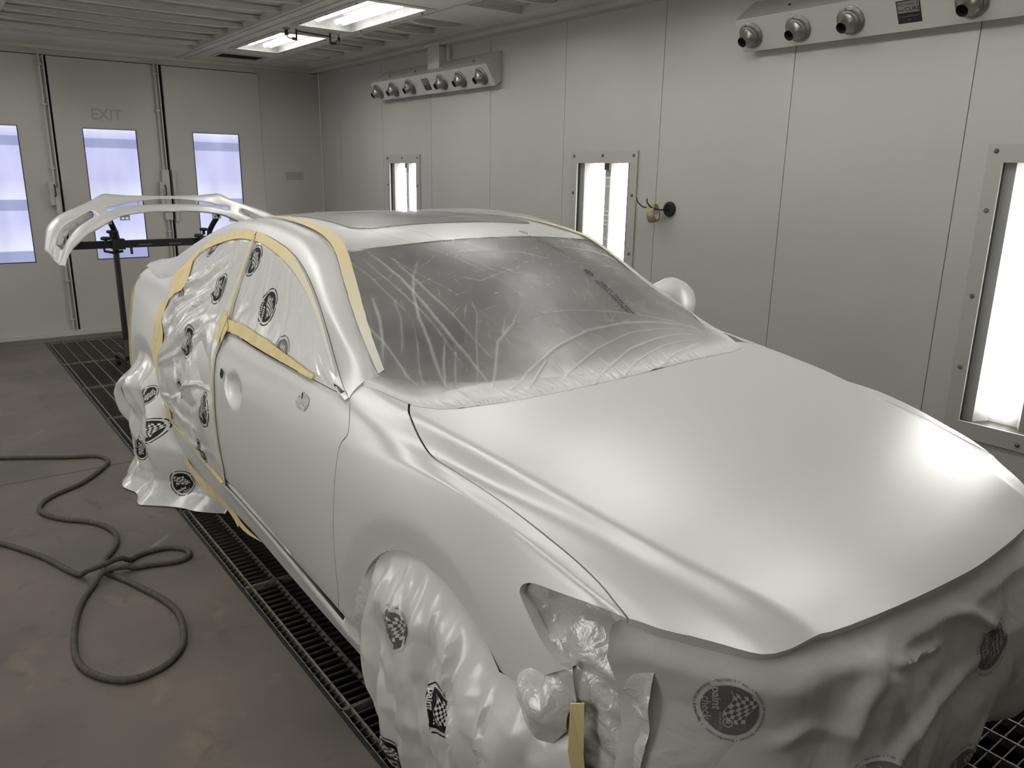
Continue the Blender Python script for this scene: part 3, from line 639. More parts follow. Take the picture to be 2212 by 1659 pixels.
def cr(P, n):
    out = []; P = np.vstack([2 * P[0] - P[1], P, 2 * P[-1] - P[-2]])
    for i in range(1, len(P) - 2):
        for t in np.linspace(0, 1, n, endpoint=False):
            a, b, c_, d = P[i - 1], P[i], P[i + 1], P[i + 2]
            out.append(.5 * (2 * b + (c_ - a) * t + (2 * a - 5 * b + 4 * c_ - d) * t * t + (3 * b - a - 3 * c_ + d) * t ** 3))
    out.append(P[-2]); return np.array(out)
hp = cr(P, 8); R0 = .0115; z = np.full(len(hp), R0)
# lift the later run where it crosses an earlier one
for i in range(len(hp)):
    for j in range(0, i - 25):
        dd = np.hypot(*(hp[i] - hp[j]))
        if dd < .07: z[i] = max(z[i], z[j] + 2 * R0 * max(0, 1 - (dd / .07) ** 2) ** .5 + .0005)
for _ in range(3): z[1:-1] = np.maximum(z[1:-1], .25 * z[:-2] + .5 * z[1:-1] + .25 * z[2:])
hose = MB().tube([(a[0], a[1], b) for a, b in zip(hp, z)], R0, 12).build('air_hose', RUB, None, True)
tag(hose, 'dusty black rubber air hose looped across the concrete floor on the left', 'hose')

# ---------------------------------------------------------------- car
def paint_mat(name, col, metal=.30, rough=.38):
    m = M(name, col, rough, metal, .5, coat=.12, coat_rough=.35, bump=(900, .03, .0004)); return m
PAINT = paint_mat('satin_white_paint', srgb(207, 207, 204), .25, .40)
INNER = M('dark_block_shell', (.012, .012, .012, 1), .8)
GLASS = M('tinted_glass', (.008, .008, .009, 1), .35, 0, .4)
RUBBER = M('tyre_rubber', (.015, .015, .015, 1), .8)
WHEELM = M('wheel_alloy', srgb(120, 120, 122), .35, .8)
SEALG = M('window_seal_grey', srgb(128, 129, 132), .5)
CAR = empty('car', (XC, 2.96, 0), 'satin white sedan facing the camera, partly masked with film and tape', 'car')
def inside(poly, x, y):
    px, py = poly[:, 0], poly[:, 1]; n = len(poly); c_ = np.zeros(len(x), bool); j = n - 1
    for i in range(n):
        cond = ((py[i] > y) != (py[j] > y)) & (x < (px[j] - px[i]) * (y - py[i]) / (py[j] - py[i] + 1e-12) + px[i])
        c_ ^= cond; j = i
    return c_
def resample(poly, step, closed=True):
    P = np.array(poly, float)
    if closed: P = np.vstack([P, P[:1]])
    out = []
    for a, b in zip(P[:-1], P[1:]):
        n = max(1, int(math.ceil(np.hypot(*(b - a)) / step)))
        for k in range(n): out.append(a + (b - a) * k / n)
    if not closed: out.append(P[-1])
    return np.array(out)
def smooth_poly(P, it=1):
    P = np.array(P, float)
    for _ in range(it):      # corner cutting, keeps sharp corners sharper than 60 degrees
        Q = []
        n = len(P)
        for i in range(n):
            a, b, c_ = P[i - 1], P[i], P[(i + 1) % n]; u = b - a; v = c_ - b
            cosang = (u @ v) / (np.linalg.norm(u) * np.linalg.norm(v) + 1e-9)
            if cosang < .6: Q.append(b)
            else: Q += [b - u * .25, b + v * .25]
        P = np.array(Q)
    return P
def shrink(P, d):
    n = len(P); out = P.copy(); A = sum(P[i][0] * P[(i + 1) % n][1] - P[(i + 1) % n][0] * P[i][1] for i in range(n)); s = 1 if A > 0 else -1
    for i in range(n):
        t = P[(i + 1) % n] - P[i - 1]; t = t / (np.linalg.norm(t) + 1e-9); out[i] = P[i] + s * np.array([-t[1], t[0]]) * d
    return out
def tri_domain(poly, step, aniso=1.0, jitter=0):
    """triangulate the inside of a polygon with an even grid of points"""
    B = resample(poly, step)
    lo, hi = B.min(0), B.max(0); gx = np.arange(lo[0] + step * .5, hi[0], step * aniso); gy = np.arange(lo[1] + step * .5, hi[1], step)
    X, Y = np.meshgrid(gx, gy, indexing='ij'); X, Y = X.ravel(), Y.ravel()
    if jitter: X = X + RNG.uniform(-jitter, jitter, len(X)) * step; Y = Y + RNG.uniform(-jitter, jitter, len(Y)) * step
    k = inside(B, X, Y); X, Y = X[k], Y[k]
    # drop points too close to the border
    keep = np.ones(len(X), bool)
    for b in B: keep &= (X - b[0]) ** 2 + (Y - b[1]) ** 2 > (step * .45) ** 2
    pts = np.vstack([B, np.stack([X[keep], Y[keep]], 1)]); nb = len(B)
    v, e, f, ov, oe, of = delaunay_2d_cdt([Vector((float(a), float(b))) for a, b in pts], [], [list(range(nb))], 1, 1e-7)
    V = np.array([(p.x, p.y) for p in v]); F = [tuple(q) for q in f]
    bi = []
    for i, o_ in enumerate(ov):
        if any(q < nb for q in o_): bi.append(i)
    # ordered border: map original index to new one
    m = {}
    for i, o_ in enumerate(ov):
        for q in o_:
            if q < nb: m[q] = i
    ring = [m[q] for q in range(nb) if q in m]
    return V, F, ring
def fnormal(fn, U, V, h=1e-3):
    a = fn(U + h, V) - fn(U - h, V); b = fn(U, V + h) - fn(U, V - h); n = np.cross(a, b)
    return n / (np.linalg.norm(n, axis=1, keepdims=True) + 1e-12)
def panel(name, fn, poly, step, mat, parent, offset=0, disp=None, hem=.012, out=(-1, 0, 1), mirror=False, gap=.0016, label=None, both=None, sm=1, inset=None, aniso=1.0, thick=0):
    """a sheet cut from the surface fn(u, v) by a polygon, with a turned-in edge"""
    P = smooth_poly(poly, sm) if sm else np.array(poly, float)
    if gap: P = shrink(resample(P, step), gap)
    V, F, ring = tri_domain(P, step, aniso)
    U, W = V[:, 0], V[:, 1]; X = fn(U, W); N = fnormal(fn, U, W)
    ref = np.array(out, float)
    if (N @ ref).mean() < 0: N = -N
    X = X + N * offset
    if disp is not None: X = X + N * disp(U, W)[:, None]
    Fn = []
    for q in F:
        a, b, c_ = X[q[0]], X[q[1]], X[q[2]]
        Fn.append(q if np.cross(b - a, c_ - a) @ N[q[0]] > 0 else tuple(reversed(q)))
    vv = [X]; n0 = len(X)
    if hem:
        vv.append(X[ring] - N[ring] * hem)
        L = len(ring)
        for i in range(L):
            j = (i + 1) % L; q = (ring[i], ring[j], n0 + j, n0 + i)
            mid = (X[ring[i]] + X[ring[j]]) / 2
            Fn.append(q)
    VV = np.vstack(vv); nh = len(F)
    outs = []
    sides = [False, True] if mirror else [False]
    for s in sides:
        Q = VV.copy(); FF = Fn
        if s: Q[:, 0] = 2 * XC - Q[:, 0]; FF = [tuple(reversed(q)) for q in Fn]
        o = mesh_obj(name, Q, FF, mat, parent, True, 50)
        if label and not s: o['label'] = label
        outs.append(o)
    return outs[0] if not mirror else outs
def bfn(u, v): return BODY.ev(u, v)
def cfn(u, v): return CABIN.ev(u, v)
TR = {'gap': [(1.8495, 0.709), (1.8121, 0.7356), (1.786, 0.7528), (1.7509, 0.7759), (1.7034, 0.803), (1.6628, 0.8251), (1.6266, 0.8445), (1.5907, 0.8568), (1.5398, 0.8591), (1.471, 0.8671), (1.3787, 0.8854), (1.2924, 0.9021), (1.19, 0.9196), (1.1137, 0.9284), (1.0608, 0.9364), (1.0108, 0.9484), (0.9716, 0.9703), (0.9269, 0.9964)], 'hoodfront': [(0.9269, 0.9964), (0.8995, 0.9644), (0.8478, 0.911), (0.7979, 0.8799), (0.76, 0.8554), (0.7313, 0.8297), (0.704, 0.7803), (0.6815, 0.6949), (0.6583, 0.487), (0.6435, 0.2693), (0.6349, 0.0618), (0.6337, 0.005)], 'fendback': [(1.9222, 0.7287), (1.9839, 0.7255), (2.0448, 0.716), (2.0714, 0.7201), (2.0608, 0.7369), (2.0468, 0.7689), (2.0365, 0.8066), (2.0243, 0.8342)], 'doorfront': [(2.0027, 0.8567), (1.9735, 0.9204), (1.9633, 0.9601), (1.9739, 0.9782), (1.9996, 0.9971), (2.0111, 1.0259), (2.0188, 1.0773), (2.0239, 1.1683), (2.0284, 1.2369), (2.0283, 1.2946), (2.0295, 1.3974), (2.0338, 1.4456), (2.0551, 1.5002), (2.0384, 1.518)], 'arch': [(1.8526, 1.5008), (1.8914, 1.4946), (1.8959, 1.4224), (1.8723, 1.3749), (1.8354, 1.3201), (1.7853, 1.2675), (1.7328, 1.2284), (1.6763, 1.2034), (1.6071, 1.1851), (1.5436, 1.1767), (1.4762, 1.1827), (1.4259, 1.1933), (1.3776, 1.2069), (1.3359, 1.2185), (1.3081, 1.2336), (1.2742, 1.2605), (1.2483, 1.2806), (1.2229, 1.3045)], 'notch': [(1.1577, 1.2928), (1.1438, 1.2876), (1.0773, 1.2268), (1.0182, 1.1665), (1.0257, 1.1679), (1.0491, 1.1664), (1.0875, 1.1492), (1.1217, 1.1228), (1.1531, 1.1003), (1.1706, 1.0863), (1.1702, 1.0751), (1.1562, 1.0638), (1.1337, 1.0551), (1.0778, 1.0418), (1.0083, 1.0224), (0.9626, 1.0094), (0.9336, 1.0026)], 'doorrear': [(3.0733, 0.8319), (3.1174, 0.8707), (3.1627, 0.9172), (3.1581, 0.971), (3.1492, 1.0517), (3.1507, 1.1381), (3.1391, 1.2327), (3.1255, 1.3001), (3.112, 1.3655), (3.113, 1.4146), (3.1722, 1.507)], 'quarteredge': [(3.8867, 0.8499), (4.023, 0.8883), (4.0379, 0.9242), (4.0715, 0.9998), (4.0935, 1.1062), (4.0618, 1.2016), (4.0145, 1.3108), (3.9749, 1.4911), (4.0257, 1.6389), (3.9482, 1.6879)], 'pillarbase': [(2.0361, 0.0329), (2.0402, 0.0503), (2.0355, 0.0701), (2.0344, 0.0955), (2.0301, 0.1236), (2.0188, 0.1439)]}
TB = list(BODY.T); TCAB = list(CABIN.T)
gap = TR['gap']; hf = TR['hoodfront']
set_hood_edge(hf[::-1])
# hood: near half outline then mirrored into one mesh across the centre
def hood():
    half = [tuple(p) for p in hf[:-1]] + [(.6337, 0.0)]
    P = half[::-1] + gap[::-1][1:] + [(1.862, .66), (1.868, .4), (1.87, 0.0)]
    P = np.array(P)[:, :]          # (y, T)
    fn = bfn
    Pm = smooth_poly(P, 1); Pm[:, 1] = np.maximum(Pm[:, 1], 0)
    full = np.vstack([Pm, ])
    # mirrored polygon in (y, signed T)
    a = [p for p in Pm if True]
    k0 = min(range(len(a)), key=lambda i: (a[i][1] > .004, a[i][0]))
    sgn = [tuple(p) for p in a]
    near = [p for p in sgn if p[1] > .01]
    # order near points from front centre round to rear centre
    i0 = next(i for i in range(len(sgn)) if sgn[i][1] <= .01)
    seq = half[::-1][1:] + gap[::-1][1:] + [(1.862, .66), (1.868, .4)]
    seq = [tuple(p) for p in seq]
    poly = [(.6337, 0.0)] + seq + [(1.87, 0.0)] + [(p[0], -p[1]) for p in reversed(seq)]
    def f2(u, v):
        X = BODY.ev(u, np.abs(v)); s = v < 0
        X[:, 0] = np.where(s, 2 * XC - X[:, 0], X[:, 0]); return X
    return panel('hood', f2, poly, .016, PAINT, CAR, out=(0, -.3, 1), hem=.035, gap=.0034)
hood()
fender_poly = gap[::-1][0:1] + gap[::-1][1:] + TR['fendback'] + TR['doorfront'] + [(2.035, 1.55), (2.0, 1.60), (1.90, 1.62), (1.868, 1.56)] + TR['arch'] + TR['notch']
FEND = panel('fender', bfn, fender_poly, .013, PAINT, CAR, out=(-1, 0, .6), mirror=True, hem=.03, gap=.0026, sm=1)
df = TR['doorfront']; dr = TR['doorrear']
door_poly = [(2.018, .832)] + df[:-1] + [(2.045, 1.512), (2.4, 1.514), (2.8, 1.514), (3.16, 1.512)] + dr[::-1] + [(3.06, .828), (2.8, .828), (2.4, .828)]
DOORS = panel('front_door', bfn, door_poly, .014, PAINT, CAR, out=(-1, 0, .2), mirror=True, hem=.014)
qe = TR['quarteredge']
rdoor = [(3.075, .828), (3.12, .87)] + dr[2:] + [(3.18, 1.512), (3.6, 1.512), (3.93, 1.50)] + [(3.97, 1.43), (4.0145, 1.3105), (4.05, 1.2012), (4.0935, 1.1058), (4.0715, .9994), (4.03, .92), (3.95, .828), (3.5, .828)]
panel('rear_door', bfn, rdoor, .03, PAINT, CAR, out=(-1, 0, .2), mirror=True, hem=.014)
# quarter panel with the rear arch
arc = []
cy, cz, r = ARCHES[1]
_t = np.linspace(TB[4], TB[10], 400)
def t_of_z(y, z):
    P = BODY.ev(np.full(400, y), _t, bump=False); return float(np.interp(-z, -P[:, 2], _t))
for a in np.linspace(math.radians(-18), math.radians(198), 22): 
    y_, z_ = cy - r * math.cos(a), cz + r * math.sin(a); arc.append((y_, t_of_z(y_, z_)))
# from the door side over the arch to the tail
_o = SIDE_OFF
quarter = [(3.7532, .146 + _o), (3.90, .165 + _o), (4.0, .235 + _o), (4.05, .31 + _o), (4.05, .36 + _o), (4.0144, .375 + _o), (3.96, .828), (4.04, .92), (4.08, .9994), (4.10, 1.1058), (4.066, 1.2012), (4.025, 1.3105), (3.985, 1.43), (3.97, 1.52)] + arc + [(4.80, 1.45), (4.79, 1.30), (4.76, 1.12), (4.73, .95), (4.755, .86), (4.80, .79), (4.85, .70), (4.89, .60), (4.92, .1385 + _o), (4.6, .1385 + _o), (4.2, .1385 + _o), (3.9, .139 + _o)]
panel('quarter_panel', quarter_fn, quarter, .018, PAINT, CAR, out=(-1, 0, .2), mirror=True, hem=.014, gap=.001, sm=1)
# sill
panel('sill', bfn, [(1.885, 1.545), (2.04, 1.518), (2.5, 1.519), (3.2, 1.519), (3.985, 1.52), (4.0, 1.56), (3.96, TB[10] - .003), (3.2, TB[10] - .001), (2.4, TB[10] - .001), (1.93, TB[10] - .001), (1.885, TB[10] - .02)], .013, PAINT, CAR, out=(-1, 0, -.2), mirror=True, hem=.03, gap=.0008, sm=0)
# rail, pillar and rear pillar
rail = [(2.05, 0.0)] + TR['pillarbase'] + [(2.0268, .141), (2.1618, .1385), (2.2801, .1385), (2.4449, .1385), (2.6615, .1385), (2.9343, .1385), (3.3093, .1385), (3.5162, .142), (3.7532, .1395), (3.9, .1385), (4.3, .1385), (4.7, .1385), (5.05, .1385), (5.05, 0.0)]
panel('roof_rail', cfn, rail, .012, PAINT, CAR, out=(-.6, 0, 1), mirror=True, hem=.012, gap=.0006)
# window glass on both sides (dark), behind the film on this side
gl = [(2.06, .150), (2.45, .146), (2.9343, .146), (3.5162, .149), (3.75, .153), (3.90, .175), (3.99, .24), (4.03, .32), (3.93, .45), (3.4, .452), (2.4, .452), (2.05, .44)]
panel('side_window', cfn, gl, .03, GLASS, CAR, offset=-.008, out=(-1, 0, .5), mirror=True, hem=0)
# grid sheets over the top skin
def grid_sheet(name, fn, nu, nv, mat, parent, mask=None, smooth=True):
    u, v = np.meshgrid(np.linspace(0, 1, nu), np.linspace(0, 1, nv), indexing='ij'); P = fn(u.ravel(), v.ravel())
    F = []
    for i in range(nu - 1):
        b = i * nv
        F += [(b + j, b + nv + j, b + nv + j + 1, b + j + 1) for j in range(nv - 1)]
    return mesh_obj(name, P, F, mat, parent, smooth)
def ws_y(q):      # front and rear edge of the windshield in y for q across
    return 1.86 + .17 * np.abs(q) ** 2.2, 2.500 + .105 * np.abs(q) ** 2.0
def fn_ws(u, v):
    q = 2 * u - 1; a, b = ws_y(q); y = a + (b - a) * v; x = XC + q * (CABIN.fw[0](y) + .004); return np.stack([x, y, top_z(x, y) - .007], -1)
grid_sheet('windshield', fn_ws, 41, 25, GLASS, CAR)
def fn_roof(u, v):
    q = 2 * u - 1; a = ws_y(q)[1] + .006; y = a + (4.02 - a) * v; x = XC + q * (CABIN.fw[0](y) - .002); return np.stack([x, y, top_z(x, y) - .004], -1)
grid_sheet('roof_panel', fn_roof, 41, 41, PAINT, CAR)
def rounded(x0, x1, y0, y1, r, n=6):
    P = []
    for cx, cy, a0 in ((x1 - r, y1 - r, 0), (x0 + r, y1 - r, 90), (x0 + r, y0 + r, 180), (x1 - r, y0 + r, 270)):
        for k in range(n + 1): a = math.radians(a0 + 90 * k / n); P.append((cx + r * math.cos(a), cy + r * math.sin(a)))
    return P
def topfn(u, v): return np.stack([u, v, top_z(u, v)], -1)
panel('sunroof_glass', topfn, rounded(XC - .44, XC + .44, 2.77, 3.50, .09), .03, GLASS, CAR, offset=.0, out=(0, 0, 1), hem=.004, gap=0, sm=0)
def fn_rw(u, v):
    q = 2 * u - 1; y = 4.03 + .80 * v; x = XC + q * (CABIN.fw[0](y) - .002); return np.stack([x, y, top_z(x, y) - .006], -1)
grid_sheet('rear_window', fn_rw, 31, 21, GLASS, CAR)
def fn_boot(u, v):
    q = 2 * u - 1; y = 4.88 + .48 * v; x = XC + q * (.60 - .10 * v); w = np.abs(x - XC)
    z = 1.118 - .05 * (w / .7) ** 2 - .03 * v; z = np.where(v > .93, z - (v - .93) * 3.5, z)
    return np.stack([x, y, z], -1)
grid_sheet('boot_lid', fn_boot, 31, 25, PAINT, CAR)
# dark closed shell set in from the panels, added to block light
def inner():
    V = []; F = []; n = 26
    ys = np.linspace(1.06, 4.72, 60); t = np.linspace(0, TB[9], n)
    for y in ys:
        P = BODY.ev(np.full(n, y), t, bump=False).copy(); w = (XC - P[:, 0]) * .955 - .012; w = np.maximum(w, 0) * np.interp(y, [1.06, 1.25], [.86, 1.0])
        for cy, cz, r in ARCHES:       # wheel housings
            d = np.hypot(y - cy, P[:, 2] - cz); w = np.where((d < r + .03) & (P[:, 2] < .95), np.minimum(w, .60), w)
        z = P[:, 2] - .035 * np.clip((P[:, 2] - .4) / .4, 0, 1)
        row = [(XC - a, y, b) for a, b in zip(w, z)]; V += row + [(2 * XC - p[0], p[1], p[2]) for p in reversed(row)]
    m = 2 * n
    for i in range(len(ys) - 1):
        for j in range(m): k = (j + 1) % m; F.append((i * m + j, (i + 1) * m + j, (i + 1) * m + k, i * m + k))
    F += [tuple(range(m)), tuple(range((len(ys) - 1) * m, len(ys) * m))[::-1]]
    mesh_obj('light_block_shell', V, F, INNER, CAR)
inner()
# wheels
for cy in (1.545, 4.375):
    for sx in (-1, 1):
        x = XC + sx * .80; o = MB().lathe([(.20, -.10), (.30, -.105), (.325, -.085), (.328, 0), (.325, .085), (.30, .105), (.20, .10)], (x, cy, .334), (sx, 0, 0), 36).build('tyre', RUBBER, CAR, True)
        MB().lathe([(.205, .09), (.20, .06), (.07, .085), (.03, .10)], (x, cy, .334), (sx, 0, 0), 24).build('wheel_rim', WHEELM, o, True)
# seals along window opening
def ribbon_on(fn, line, width, off, name, mat, parent, step=.02, ragged=0, out=(-1, 0, .5), thick=.0006, seed=1, taper=False, mir=False):
    """flat strip laid along a line of surface coordinates"""
    L = resample(np.array(line, float), step, False)
    for _ in range(2): L[1:-1] = .25 * L[:-2] + .5 * L[1:-1] + .25 * L[2:]
    T = np.gradient(L, axis=0); T /= np.linalg.norm(T, axis=1, keepdims=True) + 1e-9; Nn = np.stack([-T[:, 1], T[:, 0]], 1)
    rg = np.random.default_rng(seed); n = len(L); m = 5; V = []; C0 = []
    wa = width / 2 * np.ones(n) if np.isscalar(width) else np.interp(np.linspace(0, 1, n), np.linspace(0, 1, len(width)), width) / 2
    ra, rb = (rg.normal(0, ragged, n), rg.normal(0, ragged, n)) if ragged else (np.zeros(n), np.zeros(n))
    UV = np.stack([L + Nn * ((wa * s) + (ra if s > 0 else -rb) * abs(s))[:, None] for s in np.linspace(-1, 1, m)], 1).reshape(-1, 2)
    X = fn(UV[:, 0], UV[:, 1]); N = fnormal(fn, UV[:, 0], UV[:, 1])
    if (N @ np.array(out, float)).mean() < 0: N = -N
    top = X + N * off; bot = X + N * (off - thick); V = np.vstack([top, bot]); K = n * m; F = []
    for i in range(n - 1):
        for j in range(m - 1):
            a, b, c_, d = i * m + j, (i + 1) * m + j, (i + 1) * m + j + 1, i * m + j + 1
            q = (a, b, c_, d)
            if np.cross(top[b] - top[a], top[d] - top[a]) @ N[a] < 0: q = q[::-1]
            F.append(q)
            F.append(tuple(p + K for p in reversed(q)))
        for j0 in (0, m - 1):
            a, b = i * m + j0, (i + 1) * m + j0; F.append((a, b, b + K, a + K))
    Vv = V
    if mir: Vv = V.copy(); Vv[:, 0] = 2 * XC - Vv[:, 0]
    return mesh_obj(name, Vv, F, mat, parent, True, 40)
ribbon_on(cfn, [(3.2, .150), (3.5162, .152), (3.75, .157), (3.895, .178), (3.985, .243), (4.02, .32), (3.99, .375)], .014, .002, 'window_seal', SEALG, CAR)
ribbon_on(cfn, [(2.04, .1415), (2.4449, .142), (2.9343, .142), (3.3, .142)], .006, .001, 'window_seal', SEALG, CAR)
# door shut lines read as dark through the panel gaps; small holes on the front door
def patch(fn, pts, off, name, mat, parent, out=(-1, 0, 0), step=.006):
    V, F, ring = tri_domain(np.array(pts, float), step); X = fn(V[:, 0], V[:, 1]); N = fnormal(fn, V[:, 0], V[:, 1])
    if (N @ np.array(out, float)).mean() < 0: N = -N
    X = X + N * off; FF = []
    for q in F:
        a, b, c_ = X[q[0]], X[q[1]], X[q[2]]; FF.append(q if np.cross(b - a, c_ - a) @ N[q[0]] > 0 else tuple(reversed(q)))
    return mesh_obj(name, X, FF, mat, parent, True)
FD = DOORS[0]
def dpatch(pts, off, name, mat): 
    o = patch(bfn, pts, off, name, mat, None); o.parent = FD; o.matrix_parent_inverse = FD.matrix_parent_inverse.copy(); o.matrix_parent_inverse = Matrix(); o.matrix_basis = Matrix(); 
    o.matrix_parent_inverse = (CAR.matrix_basis @ FD.matrix_parent_inverse).inverted(); return o
FD.update_tag(); 
dpatch(rounded(3.035, 3.085, .945, .995, .016), .0015, 'handle_mount', PAINT)
dpatch([(3.047, .955), (3.079, .950), (3.082, .975), (3.060, .990), (3.050, .972)], .005, 'handle_slot', DARK)
dpatch([(2.853, .978), (2.872, .974), (2.874, 1.000), (2.856, 1.005)], .005, 'handle_slot', DARK)
dpatch([(2.33, .905), (2.345, .93), (2.325, .945), (2.27, .945), (2.245, .925), (2.25, .90), (2.295, .887)], .002, 'side_lamp_hole', M('clear_film_patch', srgb(190, 190, 184), .25, bump=(60, .9, .01)))
dpatch([(2.296, .888), (2.304, .893), (2.302, .912), (2.295, .91)], .003, 'hole_mark', DARK)
# far side door mirror shell, masked white
def mirror_cap():
    mb = MB(); n, m_ = 20, 12; V = []; F = []
    c0 = Vector((2.54, 2.38, 1.075))
    for i in range(n + 1):
        th = math.pi * i / n
        for j in range(m_ * 2):
            ph = math.pi * j / m_; sx = .155 * math.cos(th); r = math.sin(th) ** .75
            tap = 1 - .25 * max(0, math.cos(th)); q = i / n; r2 = r * (.35 + .65 * min(1, q * 1.8)); V.append((c0.x + .13 - sx * 1.05, c0.y + .075 * r2 * math.cos(ph) * tap, c0.z + .085 * (1 - q) ** 1.6 + .105 * r2 * math.sin(ph) * tap))
    k = m_ * 2
    for i in range(n):
        for j in range(k): F.append((i * k + j, (i + 1) * k + j, (i + 1) * k + (j + 1) % k, i * k + (j + 1) % k))
    mesh_obj('door_mirror', V, F, PAINT, CAR, True)
mirror_cap()

# ---------------------------------------------------------------- masking film
def edge_mask(u, v, poly, w):
    d, _ = seg_dist(u, v, list(poly) + [poly[0]]); return np.clip(d / w, 0, 1)
class Crumple:
    """flat facets between random points: the look of creased plastic sheet"""
    def __init__(s, box, n, amp, seed, soften=.0):
        r = np.random.default_rng(seed); x0, x1, y0, y1 = box; P = []
        tries = 0; dmin = .62 * math.sqrt((x1 - x0) * (y1 - y0) / n)
        while len(P) < n and tries < 20000:
            tries += 1; q = (r.uniform(x0, x1), r.uniform(y0, y1))
            if all((q[0] - p[0]) ** 2 + (q[1] - p[1]) ** 2 > dmin ** 2 for p in P): P.append(q)
        ext = .3
        P += [(x0 - ext, y0 - ext), (x1 + ext, y0 - ext), (x0 - ext, y1 + ext), (x1 + ext, y1 + ext)] + [(x0 - ext, (y0 + y1) / 2), (x1 + ext, (y0 + y1) / 2), ((x0 + x1) / 2, y0 - ext), ((x0 + x1) / 2, y1 + ext)]
        s.P = np.array(P); s.h = r.uniform(-1, 1, len(P)) * amp
        v, e, f, a, b, c_ = delaunay_2d_cdt([Vector(p) for p in P], [], [], 0, 1e-8)
        s.V = np.array([(q.x, q.y) for q in v]); s.H = np.array([s.h[a[i][0]] for i in range(len(v))]); s.F = [tuple(q) for q in f]
    def __call__(s, u, v):
        u = np.asarray(u, float); v = np.asarray(v, float); out = np.zeros(len(u))
        for t in s.F:
            A, B, C_ = s.V[t[0]], s.V[t[1]], s.V[t[2]]
            lo = np.minimum(np.minimum(A, B), C_); hi = np.maximum(np.maximum(A, B), C_)
            k = np.where((u >= lo[0]) & (u <= hi[0]) & (v >= lo[1]) & (v <= hi[1]))[0]
            if not len(k): continue
            den = (B[1] - C_[1]) * (A[0] - C_[0]) + (C_[0] - B[0]) * (A[1] - C_[1])
            if abs(den) < 1e-12: continue
            a = ((B[1] - C_[1]) * (u[k] - C_[0]) + (C_[0] - B[0]) * (v[k] - C_[1])) / den
            b = ((C_[1] - A[1]) * (u[k] - C_[0]) + (A[0] - C_[0]) * (v[k] - C_[1])) / den
            c_ = 1 - a - b; m = (a >= -1e-6) & (b >= -1e-6) & (c_ >= -1e-6)
            out[k[m]] = (a * s.H[t[0]] + b * s.H[t[1]] + c_ * s.H[t[2]])[m]
        return out
def seg_dist(u, v, pts):
    """distance to a polyline and how far along it, 0..1"""
    best = np.full(len(u), 9.0); al = np.zeros(len(u)); P = np.array(pts, float); n = len(P) - 1
    for i in range(n):
        a, b = P[i], P[i + 1]; ab = b - a; t = np.clip(((u - a[0]) * ab[0] + (v - a[1]) * ab[1]) / (ab @ ab + 1e-12), 0, 1)
        d = np.hypot(u - a[0] - t * ab[0], v - a[1] - t * ab[1]); m = d < best; best = np.where(m, d, best); al = np.where(m, (i + t) / n, al)
    return best, al
def ridges(lines, width, amp):
    def f(u, v):
        h = np.zeros(len(u))
        for k, l in enumerate(lines):
            w_ = max(width) if isinstance(width, (list, tuple)) else width; L_ = np.array(l); lo = L_.min(0) - 3.2 * w_; hi = L_.max(0) + 3.2 * w_
            kk = np.where((u > lo[0]) & (u < hi[0]) & (v > lo[1]) & (v < hi[1]))[0]
            if not len(kk): continue
            d, a = seg_dist(u[kk], v[kk], l); w = width[k % len(width)] if isinstance(width, (list, tuple)) else width
            A = amp[k % len(amp)] if isinstance(amp, (list, tuple)) else amp
            h[kk] += A * np.exp(-(d / w) ** 2) * np.sin(np.pi * np.clip(a, .03, .97)) ** .5
        return h
    return f
def film_mat(name, col, rough=.30, bumps=((55, .35, .004), (220, .2, .0012)), spec=.5, dust=None):
    m = M(name, col, rough, 0, spec, coat=.3, coat_rough=.12); nt = m.node_tree; b = nt.nodes['Principled BSDF']; tc = nt.nodes.new('ShaderNodeTexCoord'); prev = None
    for sc, st, ds in bumps:
        n = nt.nodes.new('ShaderNodeTexNoise'); n.inputs['Scale'].default_value = sc; n.inputs['Detail'].default_value = 3; n.inputs['Distortion'].default_value = .8
        nt.links.new(tc.outputs['Object'], n.inputs['Vector'])
        bp = nt.nodes.new('ShaderNodeBump'); bp.inputs['Strength'].default_value = st; bp.inputs['Distance'].default_value = ds
        nt.links.new(n.outputs['Fac'], bp.inputs['Height'])
        if prev: nt.links.new(prev, bp.inputs['Normal'])
        prev = bp.outputs['Normal']
    nt.links.new(prev, b.inputs['Normal']); return m
FILM = film_mat('white_masking_film', srgb(206, 206, 203), .22, ((9, .25, .02), (70, .15, .002)))
FILMG = film_mat('front_masking_film', srgb(188, 188, 184), .38, ((7, .3, .03), (80, .12, .002)))
INK = M('printed_ink', (.006, .006, .006, 1), .5, spec=.3)
INKG = M('dusted_ink', srgb(98, 98, 95), .4, coat=.2)
INKW = M('print_white', srgb(210, 210, 206), .35, coat=.3); INKL = M('print_light', srgb(172, 172, 168), .4)
_txt = {}
def txt(s, bold):
    if (s, bold) not in _txt: _txt[(s, bold)] = text_mesh(s, 1.0, bold)
    return _txt[(s, bold)]
def fit(s, bold, cx, cy, w, h):
    v, f = txt(s, bold); v = np.array(v); lo, hi = v.min(0), v.max(0); q = (v - (lo + hi) / 2) / (hi - lo) * np.array([w, h]) + np.array([cx, cy]); return q, f
